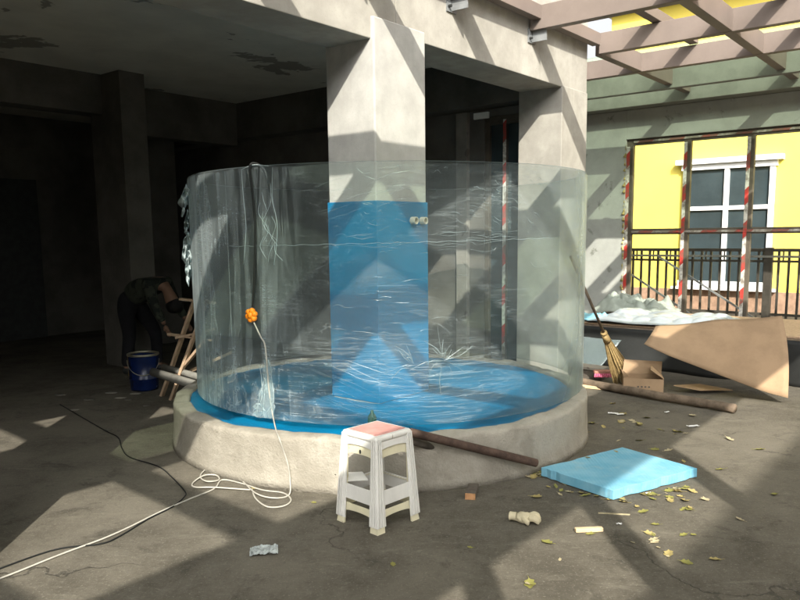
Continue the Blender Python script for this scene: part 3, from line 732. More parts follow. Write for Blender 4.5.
pad = MB(); pad.box(-c+0.018, c-0.018, -c+0.018, c-0.018, hs-0.01, hs+0.004)
pad.build('seat_pad', M['seat_red'], ST, bevel=0.003)
lab = MB(); lab.grid(lambda u, v: Vector(((u-.5)*0.012, (v-.5)*0.022, 0.0)), 2, 2)
lab.bm.free(); lab = MB()
lab.lathe([(0.0002, 0.0), (0.010, 0.0), (0.010, 0.002), (0.0002, 0.002)], 12)
lo = lab.build('emblem', M['dark'], ST); y_ = -(hw(0.44)-0.013)
lo.matrix_local = Matrix.Rotation(-PI/2, 4, 'Z') @ Matrix.Translation((0.0, y_, 0.437)) @ Matrix.Rotation(PI/2 , 4, 'X') @ Matrix.Diagonal((0.8, 1.3, 1, 1))
cd = MB(); cd.poly([(-0.07, -0.045, 0), (0.06, -0.05, 0), (0.065, 0.045, 0), (-0.06, 0.05, 0)], 0.004)
co = cd.build('paper_card', M['paper']); co.location = (-0.27, 4.20, 0.245); co.rotation_euler = (0.25, 0.1, 0.5)
tag(co, 'white card lying on the lower rung inside the stool', 'card')

# ------------------------------------------------------------------ pipes by the plinth
pa = Vector((0.049, 4.500, 0.429)); pb = Vector((0.909, 4.860, 0.106))
pp = MB(); dirn = (pb-pa).normalized()
pp.tube([pa, pb], 0.028, 20, False); pp.tube([pa, pb], 0.022, 20, False)
tag(pp.build('steel_pipe', M['rust'], smooth=True), 'long rusty steel pipe resting against the plinth beside the stool', 'pipe')
pa2 = Vector((0.011, 4.530, 0.383)); pb2 = Vector((0.205, 4.660, 0.284))
pp = MB(); pp.tube([pa2, pb2], 0.026, 18)
tag(pp.build('steel_pipe', M['block'], smooth=True), 'short brown pipe end tucked under the long rusty pipe', 'pipe')

# ------------------------------------------------------------------ small things on the ground
bk = thing('wood_block', 'small grey wood block with orange sawn end beside the stool', 'wood block', (0.445, 4.55, 0), math.radians(-12))
MB().box(-0.033, 0.033, -0.09, 0.10, 0, 0.042).build('block', M['block'], bk, bevel=0.003)
MB().box(-0.032, 0.032, -0.093, -0.0905, 0.001, 0.041).build('sawn_end', M['block_end'], bk)
F = MB()
fb = [(0.948, 4.881, -0.000), (1.304, 4.411, 0.000), (1.986, 4.823, 0.000), (1.635, 5.337, 0.000)]
fe = []
for i in range(4):
    a_ = Vector(fb[i]); c_ = Vector(fb[(i+1) % 4])
    for j in range(14):
        q_ = a_.lerp(c_, j/14); nr = Vector((c_.y-a_.y, a_.x-c_.x, 0)).normalized()
        if j: q_ += nr*(0.004*mnoise.noise(Vector((i*5 + j*0.9, 1, 0))) - (0.012 if random.random() < 0.12 else 0))
        fe.append((q_.x, q_.y, 0.006))
F.poly(fe, 0.062)
fo_ = F.build('foam_board', M['foam'], bevel=0.003)
bmx = fo_.data
tag(fo_, 'thick pale blue foam board lying flat on the ground', 'foam board')
def crumple(name, mat, loc, sx, sy, sz, label, cat, seed, sub=3):
    mb = MB(); bmesh.ops.create_icosphere(mb.bm, subdivisions=sub, radius=1)
    for v in mb.bm.verts:
        k = 1 + 0.45*mnoise.noise(v.co*1.6 + Vector((seed, 0, 0))) + 0.22*mnoise.noise(v.co*4 + Vector((0, seed, 0)))
        v.co = Vector((v.co.x*sx*k, v.co.y*sy*k, max(0.0, v.co.z*sz*k + sz*0.55)))
    o = mb.build(name, mat, smooth=True); o.location = loc
    return tag(o, label, cat)
# knitted work glove dropped in the shade: a palm lump with five bent fingers
GL = MB()
bmesh.ops.create_icosphere(GL.bm, subdivisions=3, radius=1)
for v in GL.bm.verts:
    k = 1 + 0.25*mnoise.noise(v.co*2.2)
    v.co = Vector((v.co.x*0.058*k, v.co.y*0.045*k, max(0, v.co.z*0.022*k + 0.018)))
for i, (y0, ln) in enumerate(((-0.032, 0.055), (-0.012, 0.066), (0.010, 0.060), (0.030, 0.048))):
    GL.tube(smooth_path([(0.035, y0, 0.02), (0.062, y0*1.25, 0.026), (0.062+ln*0.5, y0*1.4 + 0.008, 0.016), (0.05+ln*0.75, y0*1.45 + 0.014, 0.011)], 4), [0.012]*12 + [0.008], 8)
GL.tube(smooth_path([(-0.01, -0.03, 0.02), (0.015, -0.055, 0.02), (0.04, -0.066, 0.012)], 4), [0.012]*8 + [0.008], 8)
GL.tube([(-0.045, 0, 0.02), (-0.075, 0.004, 0.02), (-0.088, 0.006, 0.018)], [0.032, 0.030, 0.034], 14, False, 0.55)
go = GL.build('work_glove', M['glove'], smooth=True); go.location = (0.70, 4.10, 0.0); go.rotation_euler = (0, 0, -0.25)
go.scale = (0.9, 1.05, 1.35)
tag(go, 'crumpled cream cotton work glove dropped on the ground', 'glove')
sk = MB(); sk.bar((-0.078, 0, 0.014), (0.078, 0.006, 0.013), 0.032, 0.022)
so = sk.build('wood_stick', M['stick'], bevel=0.004); so.location = (1.035, 3.936, 0.000); so.rotation_euler = (0, 0, 0.05)
tag(so, 'short pale wood offcut lying on the sunlit ground', 'offcut')
sk = MB(); sk.bar((-0.09, 0, 0.004), (0.09, 0.004, 0.004), 0.008, 0.006)
so = sk.build('wood_stick', M['leaf_p']); so.location = (1.246, 4.189, -0.000); so.rotation_euler = (0, 0, -0.2)
tag(so, 'thin straw-coloured twig in front of the foam board', 'twig')
pk_ = MB()
pk_.grid(lambda u, v: Vector(((u-.5)*0.145, (v-.5)*0.10, 0.014 + 0.016*mnoise.noise(Vector((u*5, v*4, 2))) + 0.009*mnoise.noise(Vector((u*14, v*12, 5))) - 0.006*(abs(2*u-1)**4))), 24, 16)
po = pk_.build('plastic_packet', M['packet'], solid=0.004); po.location = (-0.728, 3.719, 0.002); po.rotation_euler = (0, 0, 0.16)
tag(po, 'crumpled silver grey plastic packet on the shaded ground', 'packet')

# ------------------------------------------------------------------ fallen leaves
LEAVES = [(1.925,6.315,0.000,0.028),(2.057,6.237,0.000,0.028),(1.657,6.286,0.000,0.028),(1.729,5.736,0.000,0.028),(1.889,5.729,0.000,0.028),(2.021,5.452,0.000,0.028),(1.928,5.479,0.000,0.028),(2.029,5.175,0.000,0.028),(0.845,4.489,-0.000,0.028),(1.143,4.550,0.000,0.028),(1.067,4.724,-0.000,0.028),(1.096,4.723,0.000,0.028),(1.229,4.493,0.000,0.028),(1.279,4.422,0.000,0.028),(1.360,4.383,0.000,0.028),(1.549,4.509,-0.000,0.028),(1.521,4.510,0.000,0.028),(1.418,4.305,0.000,0.028),(1.426,4.217,-0.000,0.028),(1.652,4.399,0.000,0.028),(1.743,4.396,0.000,0.028),(1.677,4.247,0.000,0.028),(1.704,4.246,0.000,0.028),(1.727,4.270,0.000,0.028),(1.431,4.024,-0.000,0.028),(1.353,3.818,-0.000,0.028),(1.355,3.899,-0.000,0.028),(1.535,3.873,-0.000,0.028),(1.589,3.872,0.000,0.028),(0.602,3.319,0.000,0.028),(1.034,3.900,0.000,0.028),(1.757,4.585,0.000,0.028),(1.845,4.638,-0.000,0.028),(1.851,4.553,0.000,0.028),(1.811,4.600,0.000,0.028),(1.704,4.570,0.000,0.028),(0.934,4.914,0.000,0.028),(0.895,4.871,0.000,0.028),(0.865,4.872,0.000,0.028),(0.958,4.881,-0.000,0.028),(1.842,4.582,0.000,0.028),(1.756,4.557,0.000,0.028),(0.774,3.796,0.000,0.028),(2.047,7.016,0.000,0.035),(1.965,6.610,0.000,0.035),(2.016,6.597,0.000,0.035),(1.924,6.318,0.000,0.035),(1.657,6.290,0.000,0.035),(2.053,6.245,0.000,0.035),(2.186,6.450,0.000,0.035),(1.720,6.160,0.000,0.035),(2.292,5.966,0.000,0.035),(2.616,6.511,0.000,0.035),(1.006,4.679,-0.000,0.026),(1.064,4.577,0.000,0.018),(1.002,4.530,0.000,0.018),(1.089,4.570,0.000,0.012),(1.025,4.604,0.000,0.018),(1.155,4.501,0.000,0.026),(0.956,4.673,0.000,0.018),(1.555,4.429,-0.000,0.026),(1.726,4.597,0.000,0.026),(1.616,4.494,0.000,0.012),(1.365,4.434,0.000,0.026),(1.561,4.506,0.000,0.026),(1.763,4.620,0.000,0.018),(1.674,4.529,0.000,0.012),(1.845,4.656,-0.000,0.012),(0.961,4.957,0.000,0.026),(0.951,4.965,-0.000,0.026),(0.917,4.935,0.000,0.026),(1.036,4.987,0.000,0.018),(1.022,5.015,0.000,0.018),(1.020,5.002,0.000,0.012),(1.670,4.457,0.000,0.018),(1.758,4.482,0.000,0.012),(1.593,4.507,0.000,0.018),(1.657,4.409,0.000,0.018),(1.739,4.472,0.000,0.018),(1.421,5.969,0.000,0.026),(1.539,5.994,0.000,0.026),(1.335,5.892,0.000,0.018),(1.421,5.980,0.000,0.018),(1.260,5.848,0.000,0.012),(1.402,6.011,0.000,0.026),(1.342,3.716,0.000,0.018),(1.368,3.633,0.000,0.026),(1.229,3.781,0.000,0.018),(1.354,3.608,0.000,0.012),(1.349,3.785,0.000,0.026),(1.381,3.889,0.000,0.012),(1.421,3.531,0.000,0.026),(1.374,3.882,0.000,0.012),(2.162,6.056,0.000,0.026),(1.879,6.122,0.000,0.018),(2.271,5.993,0.000,0.026),(2.179,6.010,0.000,0.012),(2.332,5.928,0.000,0.018),(2.237,5.915,0.000,0.018),(2.024,6.356,0.000,0.026),(2.030,6.303,0.000,0.018),(2.031,6.194,0.000,0.026),(1.316,5.079,0.068,0.025),(1.553,5.215,0.068,0.020),(-0.547,4.437,0.000,0.015),(-0.972,4.708,0.000,0.030),(-0.049,3.550,0.000,0.018),(0.600,3.319,0.000,0.030),(0.357,3.743,0.000,0.020),(0.799,3.585,0.000,0.012),(2.210,4.985,0.000,0.030),(1.939,4.083,0.000,0.030),(2.710,5.447,0.000,0.030),(1.577,3.564,0.000,0.030),(2.340,4.482,0.000,0.030),(1.871,4.409,0.000,0.030),(2.607,5.727,0.000,0.030)]
lm = []
for mi, mname in enumerate(('leaf_y', 'leaf_p', 'leaf_g')):
    for var in range(2):
        mb = MB(); sd = mi*7 + var*3
        def lf(u, v, sd=sd):
            x = (u-.5)*2; wdt = max(0.02, (1-abs(x)**2.2))*0.62*(1 + 0.25*math.sin(u*17 + sd))
            y = (v-.5)*2*wdt
            return Vector((x, y, 0.25*x*x*0.6 + 0.35*abs(y)**1.5 + 0.10*mnoise.noise(Vector((x*2, y*2, sd)))+0.03))
        mb.grid(lf, 10, 6)
        mb.tube([(0.9, 0, 0.12), (1.25, 0.05, 0.22), (1.5, 0.12, 0.2)], 0.03, 4)
        o = mb.build('fallen_leaf', M[mname], smooth=True)
        lm.append(o.data); bpy.data.objects.remove(o)
rl = random.Random(11)
for i, (x, y, z, sc) in enumerate(LEAVES):
    o = bpy.data.objects.new('fallen_leaf', rl.choice(lm)); COL.objects.link(o)
    o.location = (x, y, z + 0.002); o.rotation_euler = (rl.uniform(-.25, .25), rl.uniform(-.25, .25), rl.uniform(0, 6.28))
    k = sc*rl.uniform(0.9, 1.5); o.scale = (k, k*rl.uniform(0.7, 1.1), k)
    if z > 0.03: tag(o, 'brownish leaf lying on top of the blue foam board', 'leaf', 'leaves on the foam board')
    else: tag(o, 'small dry yellowish leaf fallen on the pavement', 'leaf', 'fallen leaves on the ground')
for (x, y, z), a, ln in (((2.473, 6.134, 0.000), 0.2, 0.10), ((2.431, 6.633, 0.000), 0.6, 0.05), ((1.558, 4.527, 0.000), 0.4, 0.035), ((1.229, 4.030, -0.000), 0.1, 0.03), ((1.934, 6.620, 0.000), -0.3, 0.09), ((1.986, 6.579, 0.000), 0.3, 0.07)):
    mb = MB(); mb.grid(lambda u, v: Vector(((u-.5)*ln, (v-.5)*ln*0.45, 0.006 + 0.01*mnoise.noise(Vector((u*3, v*3, x))))), 6, 4)
    o = mb.build('paper_scrap', M['paper'], solid=0.001); o.location = (x, y, 0.004); o.rotation_euler = (0, 0, a)
    tag(o, 'small white scrap of paper on the shaded pavement right of the plinth', 'scrap', 'white scraps on the ground')

# ------------------------------------------------------------------ bucket, poles and wooden trestle on the left
bx = Vector((-2.799, 7.995, 0.000))
BU = thing('paint_bucket', 'dark blue metal bucket with wire handle in front of the dark interior', 'bucket', bx)
b_ = MB(); b_.lathe([(0.001, 0.01), (0.138, 0.01), (0.142, 0.0), (0.146, 0.02), (0.152, 0.12), (0.156, 0.125), (0.156, 0.135), (0.153, 0.14), (0.158, 0.385), (0.154, 0.385), (0.148, 0.14), (0.14, 0.03), (0.001, 0.03)], 40)
b_.build('pail', M['bucket'], BU, smooth=True)
b_ = MB(); b_.lathe([(0.160, 0.375), (0.168, 0.380), (0.168, 0.398), (0.158, 0.402), (0.152, 0.395), (0.154, 0.376)], 40, 0, 0, True)
b_.build('rim', M['tin'], BU, smooth=True)
hp = []
for i in range(17):
    t_ = PI*i/16; hp.append((0.165*math.cos(t_), -0.06 - 0.115*math.sin(t_), 0.34 - 0.16*math.sin(t_)))
b_ = MB(); b_.tube(hp, 0.004, 6); b_.build('handle', M['tin'], BU, smooth=True).rotation_euler = (0, 0, 0.3)
b_ = MB(); b_.grid(lambda u, v: Vector(((0.1605)*math.cos(3.45+u*0.22), (0.1605)*math.sin(3.45+u*0.22), 0.16+v*0.22)), 6, 4)
b_.build('drip', m_rough('ochre_paint', (0.45, 0.28, 0.05), 0.2, 9, 0.6, 0.2), BU, smooth=True)
for nm, a, b, r_, lab_ in (('round_pole', (-2.449, 7.250, 0.324), (-1.799, 6.750, 0.259), 0.042, 'thick grey pole end lying on the plinth left of the tank'), ('round_pole', (-2.461, 7.600, 0.312), (-1.905, 7.200, 0.257), 0.034, 'thinner grey pole lying behind the thick pole left of the tank')):
    mb = MB(); mb.tube([a, b], r_, 16); tag(mb.build(nm, M['grey_pipe'], smooth=True), lab_, 'pole')
TL = thing('wooden_trestle', 'rough wooden trestle of nailed slats leaning left of the tank', 'trestle', (-2.470, 7.573, 0.000))
base = Vector(TL.location)
def rel(p): return Vector(p) - base
for a, b, w_ in (((-2.496, 7.623, 0.000), (-2.008, 7.450, 1.137), 0.055), ((-2.342, 7.426, 0.000), (-1.894, 7.300, 1.028), 0.05), ((-2.322, 7.500, 0.213), (-1.917, 7.200, 0.625), 0.035), ((-2.291, 7.500, 0.223), (-1.739, 7.600, 0.460), 0.035)):
    mb = MB(); mb.bar(rel(a), rel(b), w_, 0.028); mb.build('leg', M['wood'], TL, bevel=0.002)
for a, b in (((-2.195, 7.420, 1.031), (-1.817, 7.300, 0.997)), ((-2.359, 7.500, 0.669), (-1.889, 7.400, 0.616)), ((-2.265, 7.450, 0.634), (-1.864, 7.400, 0.727))):
    mb = MB(); mb.bar(rel(a), rel(b), 0.045, 0.022); mb.build('rung', M['wood'], TL, bevel=0.002)
# low strip of swept rubble along the shaded floor by the bucket
for i, (px, py, pz, sx, sy) in enumerate([(-3.088,7.804,0,0.120,0.050),(-2.789,7.450,0,0.080,0.040),(-2.500,7.167,0,0.070,0.030),(-2.908,7.550,0,0.100,0.040),(-2.534,6.264,0,0.050,0.030),(-2.517,7.624,0,0.060,0.030),(-2.819,7.739,0,0.100,0.040),(-3.186,7.471,0,0.100,0.050),(-3.612,7.733,0,0.100,0.050),(-3.151,7.032,0,0.080,0.040)]):
    crumple('rubble_scrap', M['wall_grey'] if i % 3 else M['inner_pale'], (px, py, 0), sx*0.6, sy*0.7, 0.006, 'pale crumpled scrap on the floor beside the blue bucket', 'scrap', i*3.1, 2)['group'] = 'scraps on the floor by the bucket'

# ------------------------------------------------------------------ worker bending down inside
PE = None
def person():
    J = dict(pelvis=(-3.269, 9.000, 0.882), waist=(-3.109, 8.950, 1.041), chest=(-2.908, 8.900, 1.126), neck=(-2.777, 8.850, 1.057), head=(-2.705, 8.820, 0.891), crown=(-2.658, 8.800, 0.762))
    return J
J = {k: Vector(v) for k, v in person().items()}
def skin(name, verts, edges, rad, mat, parent, root=0, sub=2):
    me = bpy.data.meshes.new(name); me.from_pydata([tuple(v) for v in verts], edges, []); me.materials.append(mat)
    o = bpy.data.objects.new(name, me); COL.objects.link(o)
    sk_ = o.modifiers.new('skin', 'SKIN'); sk_.use_smooth_shade = True
    sb = o.modifiers.new('sub', 'SUBSURF'); sb.levels = sub; sb.render_levels = sub
    for i, r_ in enumerate(rad):
        d_ = me.skin_vertices[0].data[i]
        d_.radius = (r_, r_) if not isinstance(r_, tuple) else r_
        d_.use_root = (i == root)
    if parent: o.parent = parent
    return o
pel = J['pelvis']; side = Vector((0.55, -0.83, 0)).normalized()*0.5; side = Vector((0.35, 0.94, 0)).normalized()
sh_l = J['chest'] + side*-0.17 + Vector((0.02, 0, -0.02)); sh_r = J['chest'] + side*0.17 + Vector((0.02, 0, -0.02))
hip_l = pel - side*0.10 + Vector((0, 0, -0.04)); hip_r = pel + side*0.10 + Vector((0, 0, -0.04))
gx = pel.x; gy = pel.y
kn_l = Vector((hip_l.x + 0.05, hip_l.y - 0.02, 0.50)); an_l = Vector((hip_l.x - 0.02, hip_l.y - 0.02, 0.08)); to_l = an_l + Vector((0.17, -0.05, -0.04))
kn_r = Vector((hip_r.x + 0.22, hip_r.y + 0.02, 0.50)); an_r = Vector((hip_r.x + 0.22, hip_r.y + 0.02, 0.08)); to_r = an_r + Vector((0.17, -0.02, -0.04))
el_l = sh_l + Vector((0.07, -0.03, -0.27)); ha_l = el_l + Vector((0.10, 0.02, -0.22)); fi_l = ha_l + Vector((0.04, 0.0, -0.10))
el_r = sh_r + Vector((0.09, 0.02, -0.26)); ha_r = el_r + Vector((0.12, -0.02, -0.21)); fi_r = ha_r + Vector((0.04, 0.0, -0.10))
V = [pel, J['waist'], J['chest'], J['neck'], J['head'], J['crown'], sh_l, el_l, ha_l, sh_r, el_r, ha_r, hip_l, kn_l, an_l, to_l, hip_r, kn_r, an_r, to_r]
E_ = [(0,1),(1,2),(2,3),(3,4),(4,5),(2,6),(6,7),(7,8),(2,9),(9,10),(10,11),(0,12),(12,13),(13,14),(14,15),(0,16),(16,17),(17,18),(18,19)]
rad = [0.105, 0.10, 0.12, 0.055, 0.088, 0.066, 0.05, 0.036, 0.028, 0.05, 0.036, 0.028, 0.075, 0.05, 0.04, 0.035, 0.075, 0.05, 0.04, 0.035]
PR = skin('person', V, E_, rad, M['skin'], None)
tag(PR, 'worker in camouflage jacket and dark trousers bending down inside the dark building', 'person')
jk = skin('jacket', [pel + (J['waist']-pel)*0.05, J['waist'], J['chest'], J['chest'] + (J['neck']-J['chest'])*0.9, sh_l, el_l, ha_l + (el_l-ha_l)*0.12, sh_r, el_r, ha_r + (el_r-ha_r)*0.12], [(0,1),(1,2),(2,3),(2,4),(4,5),(5,6),(2,7),(7,8),(8,9)], [0.178, 0.165, 0.18, 0.095, 0.085, 0.062, 0.05, 0.082, 0.062, 0.05], M['jacket'], PR)
tr_ = skin('trousers', [pel + (J['waist']-pel)*0.5, pel, hip_l, kn_l, an_l, hip_r, kn_r, an_r], [(0,1),(1,2),(2,3),(3,4),(1,5),(5,6),(6,7)], [0.16, 0.172, 0.125, 0.085, 0.066, 0.125, 0.082, 0.066], M['trousers'], PR)
hrr = skin('hair', [J['head'] + Vector((0.0, 0.015, 0.03)), J['head'].lerp(J['crown'], 0.6) + Vector((0.01, 0.01, 0)), J['crown'] + Vector((0.0, 0, -0.02))], [(0, 1), (1, 2)], [0.108, 0.112, 0.085], M['hair'], PR)
def hand(base, tip):
    d_ = (tip-base).normalized(); s_ = side
    vs = [base, base + d_*0.05]; es = [(0, 1)]; rs = [0.026, 0.03]
    for i, (o_, l_) in enumerate(((-0.028, 0.06), (-0.010, 0.072), (0.010, 0.068), (0.028, 0.052))):
        a_ = len(vs); vs += [base + d_*0.085 + s_*o_, base + d_*(0.085+l_*0.5) + s_*o_*1.1 + Vector((0.008, 0, 0)), base + d_*(0.085+l_) + s_*o_*1.1 + Vector((-0.004, 0, 0))]
        es += [(1, a_), (a_, a_+1), (a_+1, a_+2)]; rs += [0.010, 0.009, 0.007]
    a_ = len(vs); vs += [base + d_*0.04 + s_*-0.035, base + d_*0.075 + s_*-0.055]; es += [(1, a_), (a_, a_+1)]; rs += [0.011, 0.009]
    return vs, es, rs
for b0, t0 in ((ha_l, fi_l), (ha_r, fi_r)):
    vs, es, rs = hand(b0, t0); skin('hand', vs, es, rs, M['skin'], PR, 0, 1)
for a0, t0 in ((an_l, to_l), (an_r, to_r)):
    skin('shoe', [a0 + Vector((-0.05, 0, -0.035)), a0 + Vector((0.03, -0.01, -0.03)), t0 + Vector((0.03, 0, 0.0))], [(0,1),(1,2)], [(0.042, 0.045), 0.05, 0.036], M['dark'], PR)

# ------------------------------------------------------------------ green bottle left inside the tank
gb = MB(); gb.lathe([(0.001, 0), (0.036, 0), (0.038, 0.02), (0.038, 0.085), (0.030, 0.105), (0.014, 0.125), (0.013, 0.15), (0.001, 0.15)], 20)
bo = gb.build('glass_bottle', M['bottle'], smooth=True); bo.location = (-0.20, 5.03, 0.325); bo.scale = (0.8, 0.8, 0.8)
tag(bo, 'small green bottle standing inside the tank near the stool', 'bottle')

# ------------------------------------------------------------------ heap of building waste on the right
A_ = W(5.3, -0.2)
DK = thing('board_stack', 'low stack of boards on trestle feet under white plastic sheeting', 'board stack', A_, YAW)
mb = MB(); mb.box(-0.9, 1.0, -2.6, 1.0, 0.44, 0.475); mb.build('board', M['old_wood'], DK, bevel=0.004)
mb = MB(); mb.box(-0.8, 0.9, -2.4, 0.7, 0.478, 0.50); mb.build('board', M['wood'], DK, bevel=0.004)
for s0, n0 in ((-0.75, 0.7), (0.8, 0.7), (-0.75, -0.8), (0.8, -0.8), (-0.75, -2.3), (0.8, -2.3)):
    mb = MB(); mb.box(s0-0.08, s0+0.08, n0-0.08, n0+0.08, 0, 0.437); mb.build('foot', M['inner'], DK, bevel=0.004)
def drape(name, mat, c, ux, uy, zf, nu, nv, label, cat, solid=0.003):
    mb = MB(); c = Vector(c); ux = Vector(ux); uy = Vector(uy)
    mb.grid(lambda u, v: c + ux*(u-.5) + uy*(v-.5) + Vector((0, 0, zf(u, v))), nu, nv)
    return tag(mb.build(name, mat, smooth=True, solid=solid), label, cat)
def crumpf(amp, f, sd):
    def z(u, v):
        p_ = Vector((u*f, v*f, sd))
        e_ = min(u, 1-u, v, 1-v)
        return amp*(0.45 + abs(mnoise.noise(p_)) + 0.5*abs(mnoise.noise(p_*2.3)) + 0.10*mnoise.noise(p_*5))*min(1, 0.2 + e_*5) + 0.006
    return z
U3 = (W(1, 0)-W(0, 0)); N3 = (W(0, 1)-W(0, 0))
c_ = W(4.95, -0.55); c_.z = 0.505
drape('plastic_sheet', M['sheet'], c_, U3*1.0, N3*1.75, crumpf(0.12, 3.0, 1.0), 90, 120, 'crumpled white plastic sheet heaped on the board stack', 'plastic sheet')
c_ = W(5.8, 0.2); c_.z = 0.505
drape('dust_sheet', M['grey_cloth'], c_, U3*0.75, N3*1.0, crumpf(0.22, 3.6, 5.0), 60, 70, 'grey green dust sheet bunched up behind the white plastic', 'dust sheet')
c_ = W(4.72, 0.35); c_.z = 0.505
drape('plastic_bag', m_rough('light_blue_bag', (0.25, 0.55, 0.66), 0.15, 6, 0.4, 0.4), c_, U3*0.4, N3*0.45, crumpf(0.08, 3, 9.0), 20, 24, 'light blue plastic bag on the boards beside the broom handle', 'plastic bag')
# black tarpaulin hanging from the front edge of the boards
bt = MB()
def hang(u, v):
    p_ = W(4.37 - 0.10*v - 0.05*math.sin(u*23)*v, 1.0 - 3.7*u, 0)
    p_.z = 0.47*(1-v) + 0.004
    return p_
bt.grid(hang, 70, 10)
tag(bt.build('tarpaulin', M['black_tarp'], smooth=True, solid=0.003), 'black tarpaulin hanging from the front of the board stack', 'tarpaulin')
tp = MB()
def lean(u, v):
    p_ = W(4.20 - 0.30*v - 0.03*mnoise.noise(Vector((u*4, v*3, 2))), 1.0 - 1.25*u + 0.15*v, 0)
    p_.z = 0.34*(1-v) + 0.012 + 0.02*mnoise.noise(Vector((u*6, v*6, 7)))*(1-v)
    return p_
tp.grid(lean, 30, 14)
tag(tp.build('clear_sheeting', M['drape'], smooth=True, solid=0.002), 'grey see-through plastic sheeting leaning below the boards behind the broom', 'plastic sheet')

# big curved cardboard sheet
cb = MB()
p00 = Vector((2.742, 7.900, 0.641)); p10 = Vector((3.879, 7.500, 0.779)); p01 = Vector((2.504, 7.550, 0.501)); p11 = Vector((3.671, 6.900, 0.065))
def cbf(u, v):
    a = p00.lerp(p10, u); b = p01.lerp(p11, u)
    p_ = a.lerp(b, v) + Vector((0, -0.06*math.sin(v*PI), 0.03*math.sin(v*PI) - 0.03*math.sin(u*PI)*v + 0.02*mnoise.noise(Vector((u*3, v*2, 4)))))
    return p_
cb.grid(cbf, 24, 14)
tag(cb.build('cardboard_sheet', M['cardboard'], smooth=True, solid=0.006), 'large curved brown cardboard sheet draped over the board stack', 'cardboard')
cb = MB(); q0 = Vector((3.023, 7.511, 0.000))
cb.poly([(-0.22, -0.02, 0), (0.0, -0.14, 0), (0.40, 0.0, 0), (0.12, 0.16, 0)], 0.008)
o = cb.build('cardboard_sheet', M['cardboard']); o.location = q0 + Vector((0, 0, 0.05)); o.rotation_euler = (0.05, 0.10, 0)
tag(o, 'small flat cardboard piece on the ground behind the log', 'cardboard')

# open carton
CB = thing('cardboard_box', 'open brown cardboard box with raised flaps behind the log', 'box', (2.497, 7.541, 0.000), math.radians(-14))
hx, hy, hz, th = 0.195, 0.14, 0.165, 0.005
mb = MB()
mb.box(-hx, hx, -hy, -hy+th, 0, hz); mb.box(-hx, hx, hy-th, hy, 0, hz); mb.box(-hx, -hx+th, -hy+th, hy-th, 0, hz); mb.box(hx-th, hx, -hy+th, hy-th, 0, hz); mb.box(-hx+th, hx-th, -hy+th, hy-th, 0.002, 0.008)
mb.build('carton', M['cardboard'], CB)
def flapq(pts):
    mb = MB(); a, b, c, d_ = [Vector(p) for p in pts]; nn = (b-a).cross(c-a).normalized()
    mb.poly([a, b, c, d_], th, nn); return mb.build('flap', M['cardboard'], CB)
flapq([(-hx, hy, hz+.001), (hx, hy, hz+.001), (hx+0.01, hy+0.04, hz+0.13), (-hx+0.02, hy+0.05, hz+0.14)])
flapq([(hx, -hy+.01, hz+.001), (hx, hy-.01, hz+.001), (hx-0.11, hy-.03, hz+0.10), (hx-0.13, -hy+.02, hz+0.09)])
flapq([(-hx, -hy+.01, hz+.001), (-hx, hy-.01, hz+.001), (-hx-0.02, hy-.02, hz+0.05), (-hx+0.05, -hy-.02, hz+0.03)])
mk = MB()
for k in range(4): mk.box(-0.06 + k*0.035, -0.04 + k*0.035, -hy-0.0012, -hy-0.0004, 0.075, 0.09)
mk.build('printed_marks', M['block'], CB)

# log and planks
lg0 = Vector((1.916, 7.881, 0.000)); lg1 = Vector((3.022, 6.566, 0.000))
mb = MB(); pts = []
for i in range(31):
    t_ = i/30; p_ = lg0.lerp(lg1, t_); p_ += Vector((0, 0.02*math.sin(t_*9), 0.048 + 0.006*mnoise.noise(Vector((t_*8, 0, 0))))); pts.append(p_)
mb.tube(pts, [0.042 + 0.007*mnoise.noise(Vector((i*0.4, 3, 0))) for i in range(31)], 14)
tag(mb.build('log', M['old_wood'], smooth=True), 'long weathered grey log lying across the ground in front of the box', 'log')
mb = MB(); mb.bar(Vector((1.807, 7.782, 0.000)) + Vector((0, .12, .02)), Vector((2.252, 7.554, 0.000)) + Vector((0, .1, .02)), 0.16, 0.03)
tag(mb.build('plank', M['stick'], bevel=0.003), 'pale plank under the near end of the log beside the plinth', 'plank')
mb = MB(); mb.bar(Vector((1.972, 8.210, 0.000)) + Vector((0, .25, .13)), Vector((2.307, 7.966, -0.000)) + Vector((0, .25, .12)), 0.20, 0.03)
tag(mb.build('plank', M['inner_pale'], bevel=0.003), 'dusty pale plank lying over the scrap behind the log', 'plank')
mb = MB(); mb.bar(Vector((1.972, 8.210, 0.000)) + Vector((0, .27, .05)), Vector((2.307, 7.966, -0.000)) + Vector((0, .27, .05)), 0.24, 0.10)
tag(mb.build('timber', M['block'], bevel=0.003), 'dark timber baulk under the dusty plank behind the log', 'timber')
DB = thing('deck_brush', 'brush with a red brown back and bright pink bristles behind the log', 'brush', Vector((2.243, 7.970, 0.000)) + Vector((0, 0.08, 0.0)), -0.1)
mb = MB(); mb.box(-0.115, 0.115, -0.05, 0.06, 0.105, 0.135); mb.build('brush_back', M['pink'], DB, bevel=0.008)
mb = MB()
for k in range(11): mb.tube([(-0.105 + k*0.021, -0.045, 0.108), (-0.11 + k*0.022, -0.058, 0.07)], [0.008, 0.009], 7)
mb.build('bristles', M['pink_dots'], DB, smooth=True)

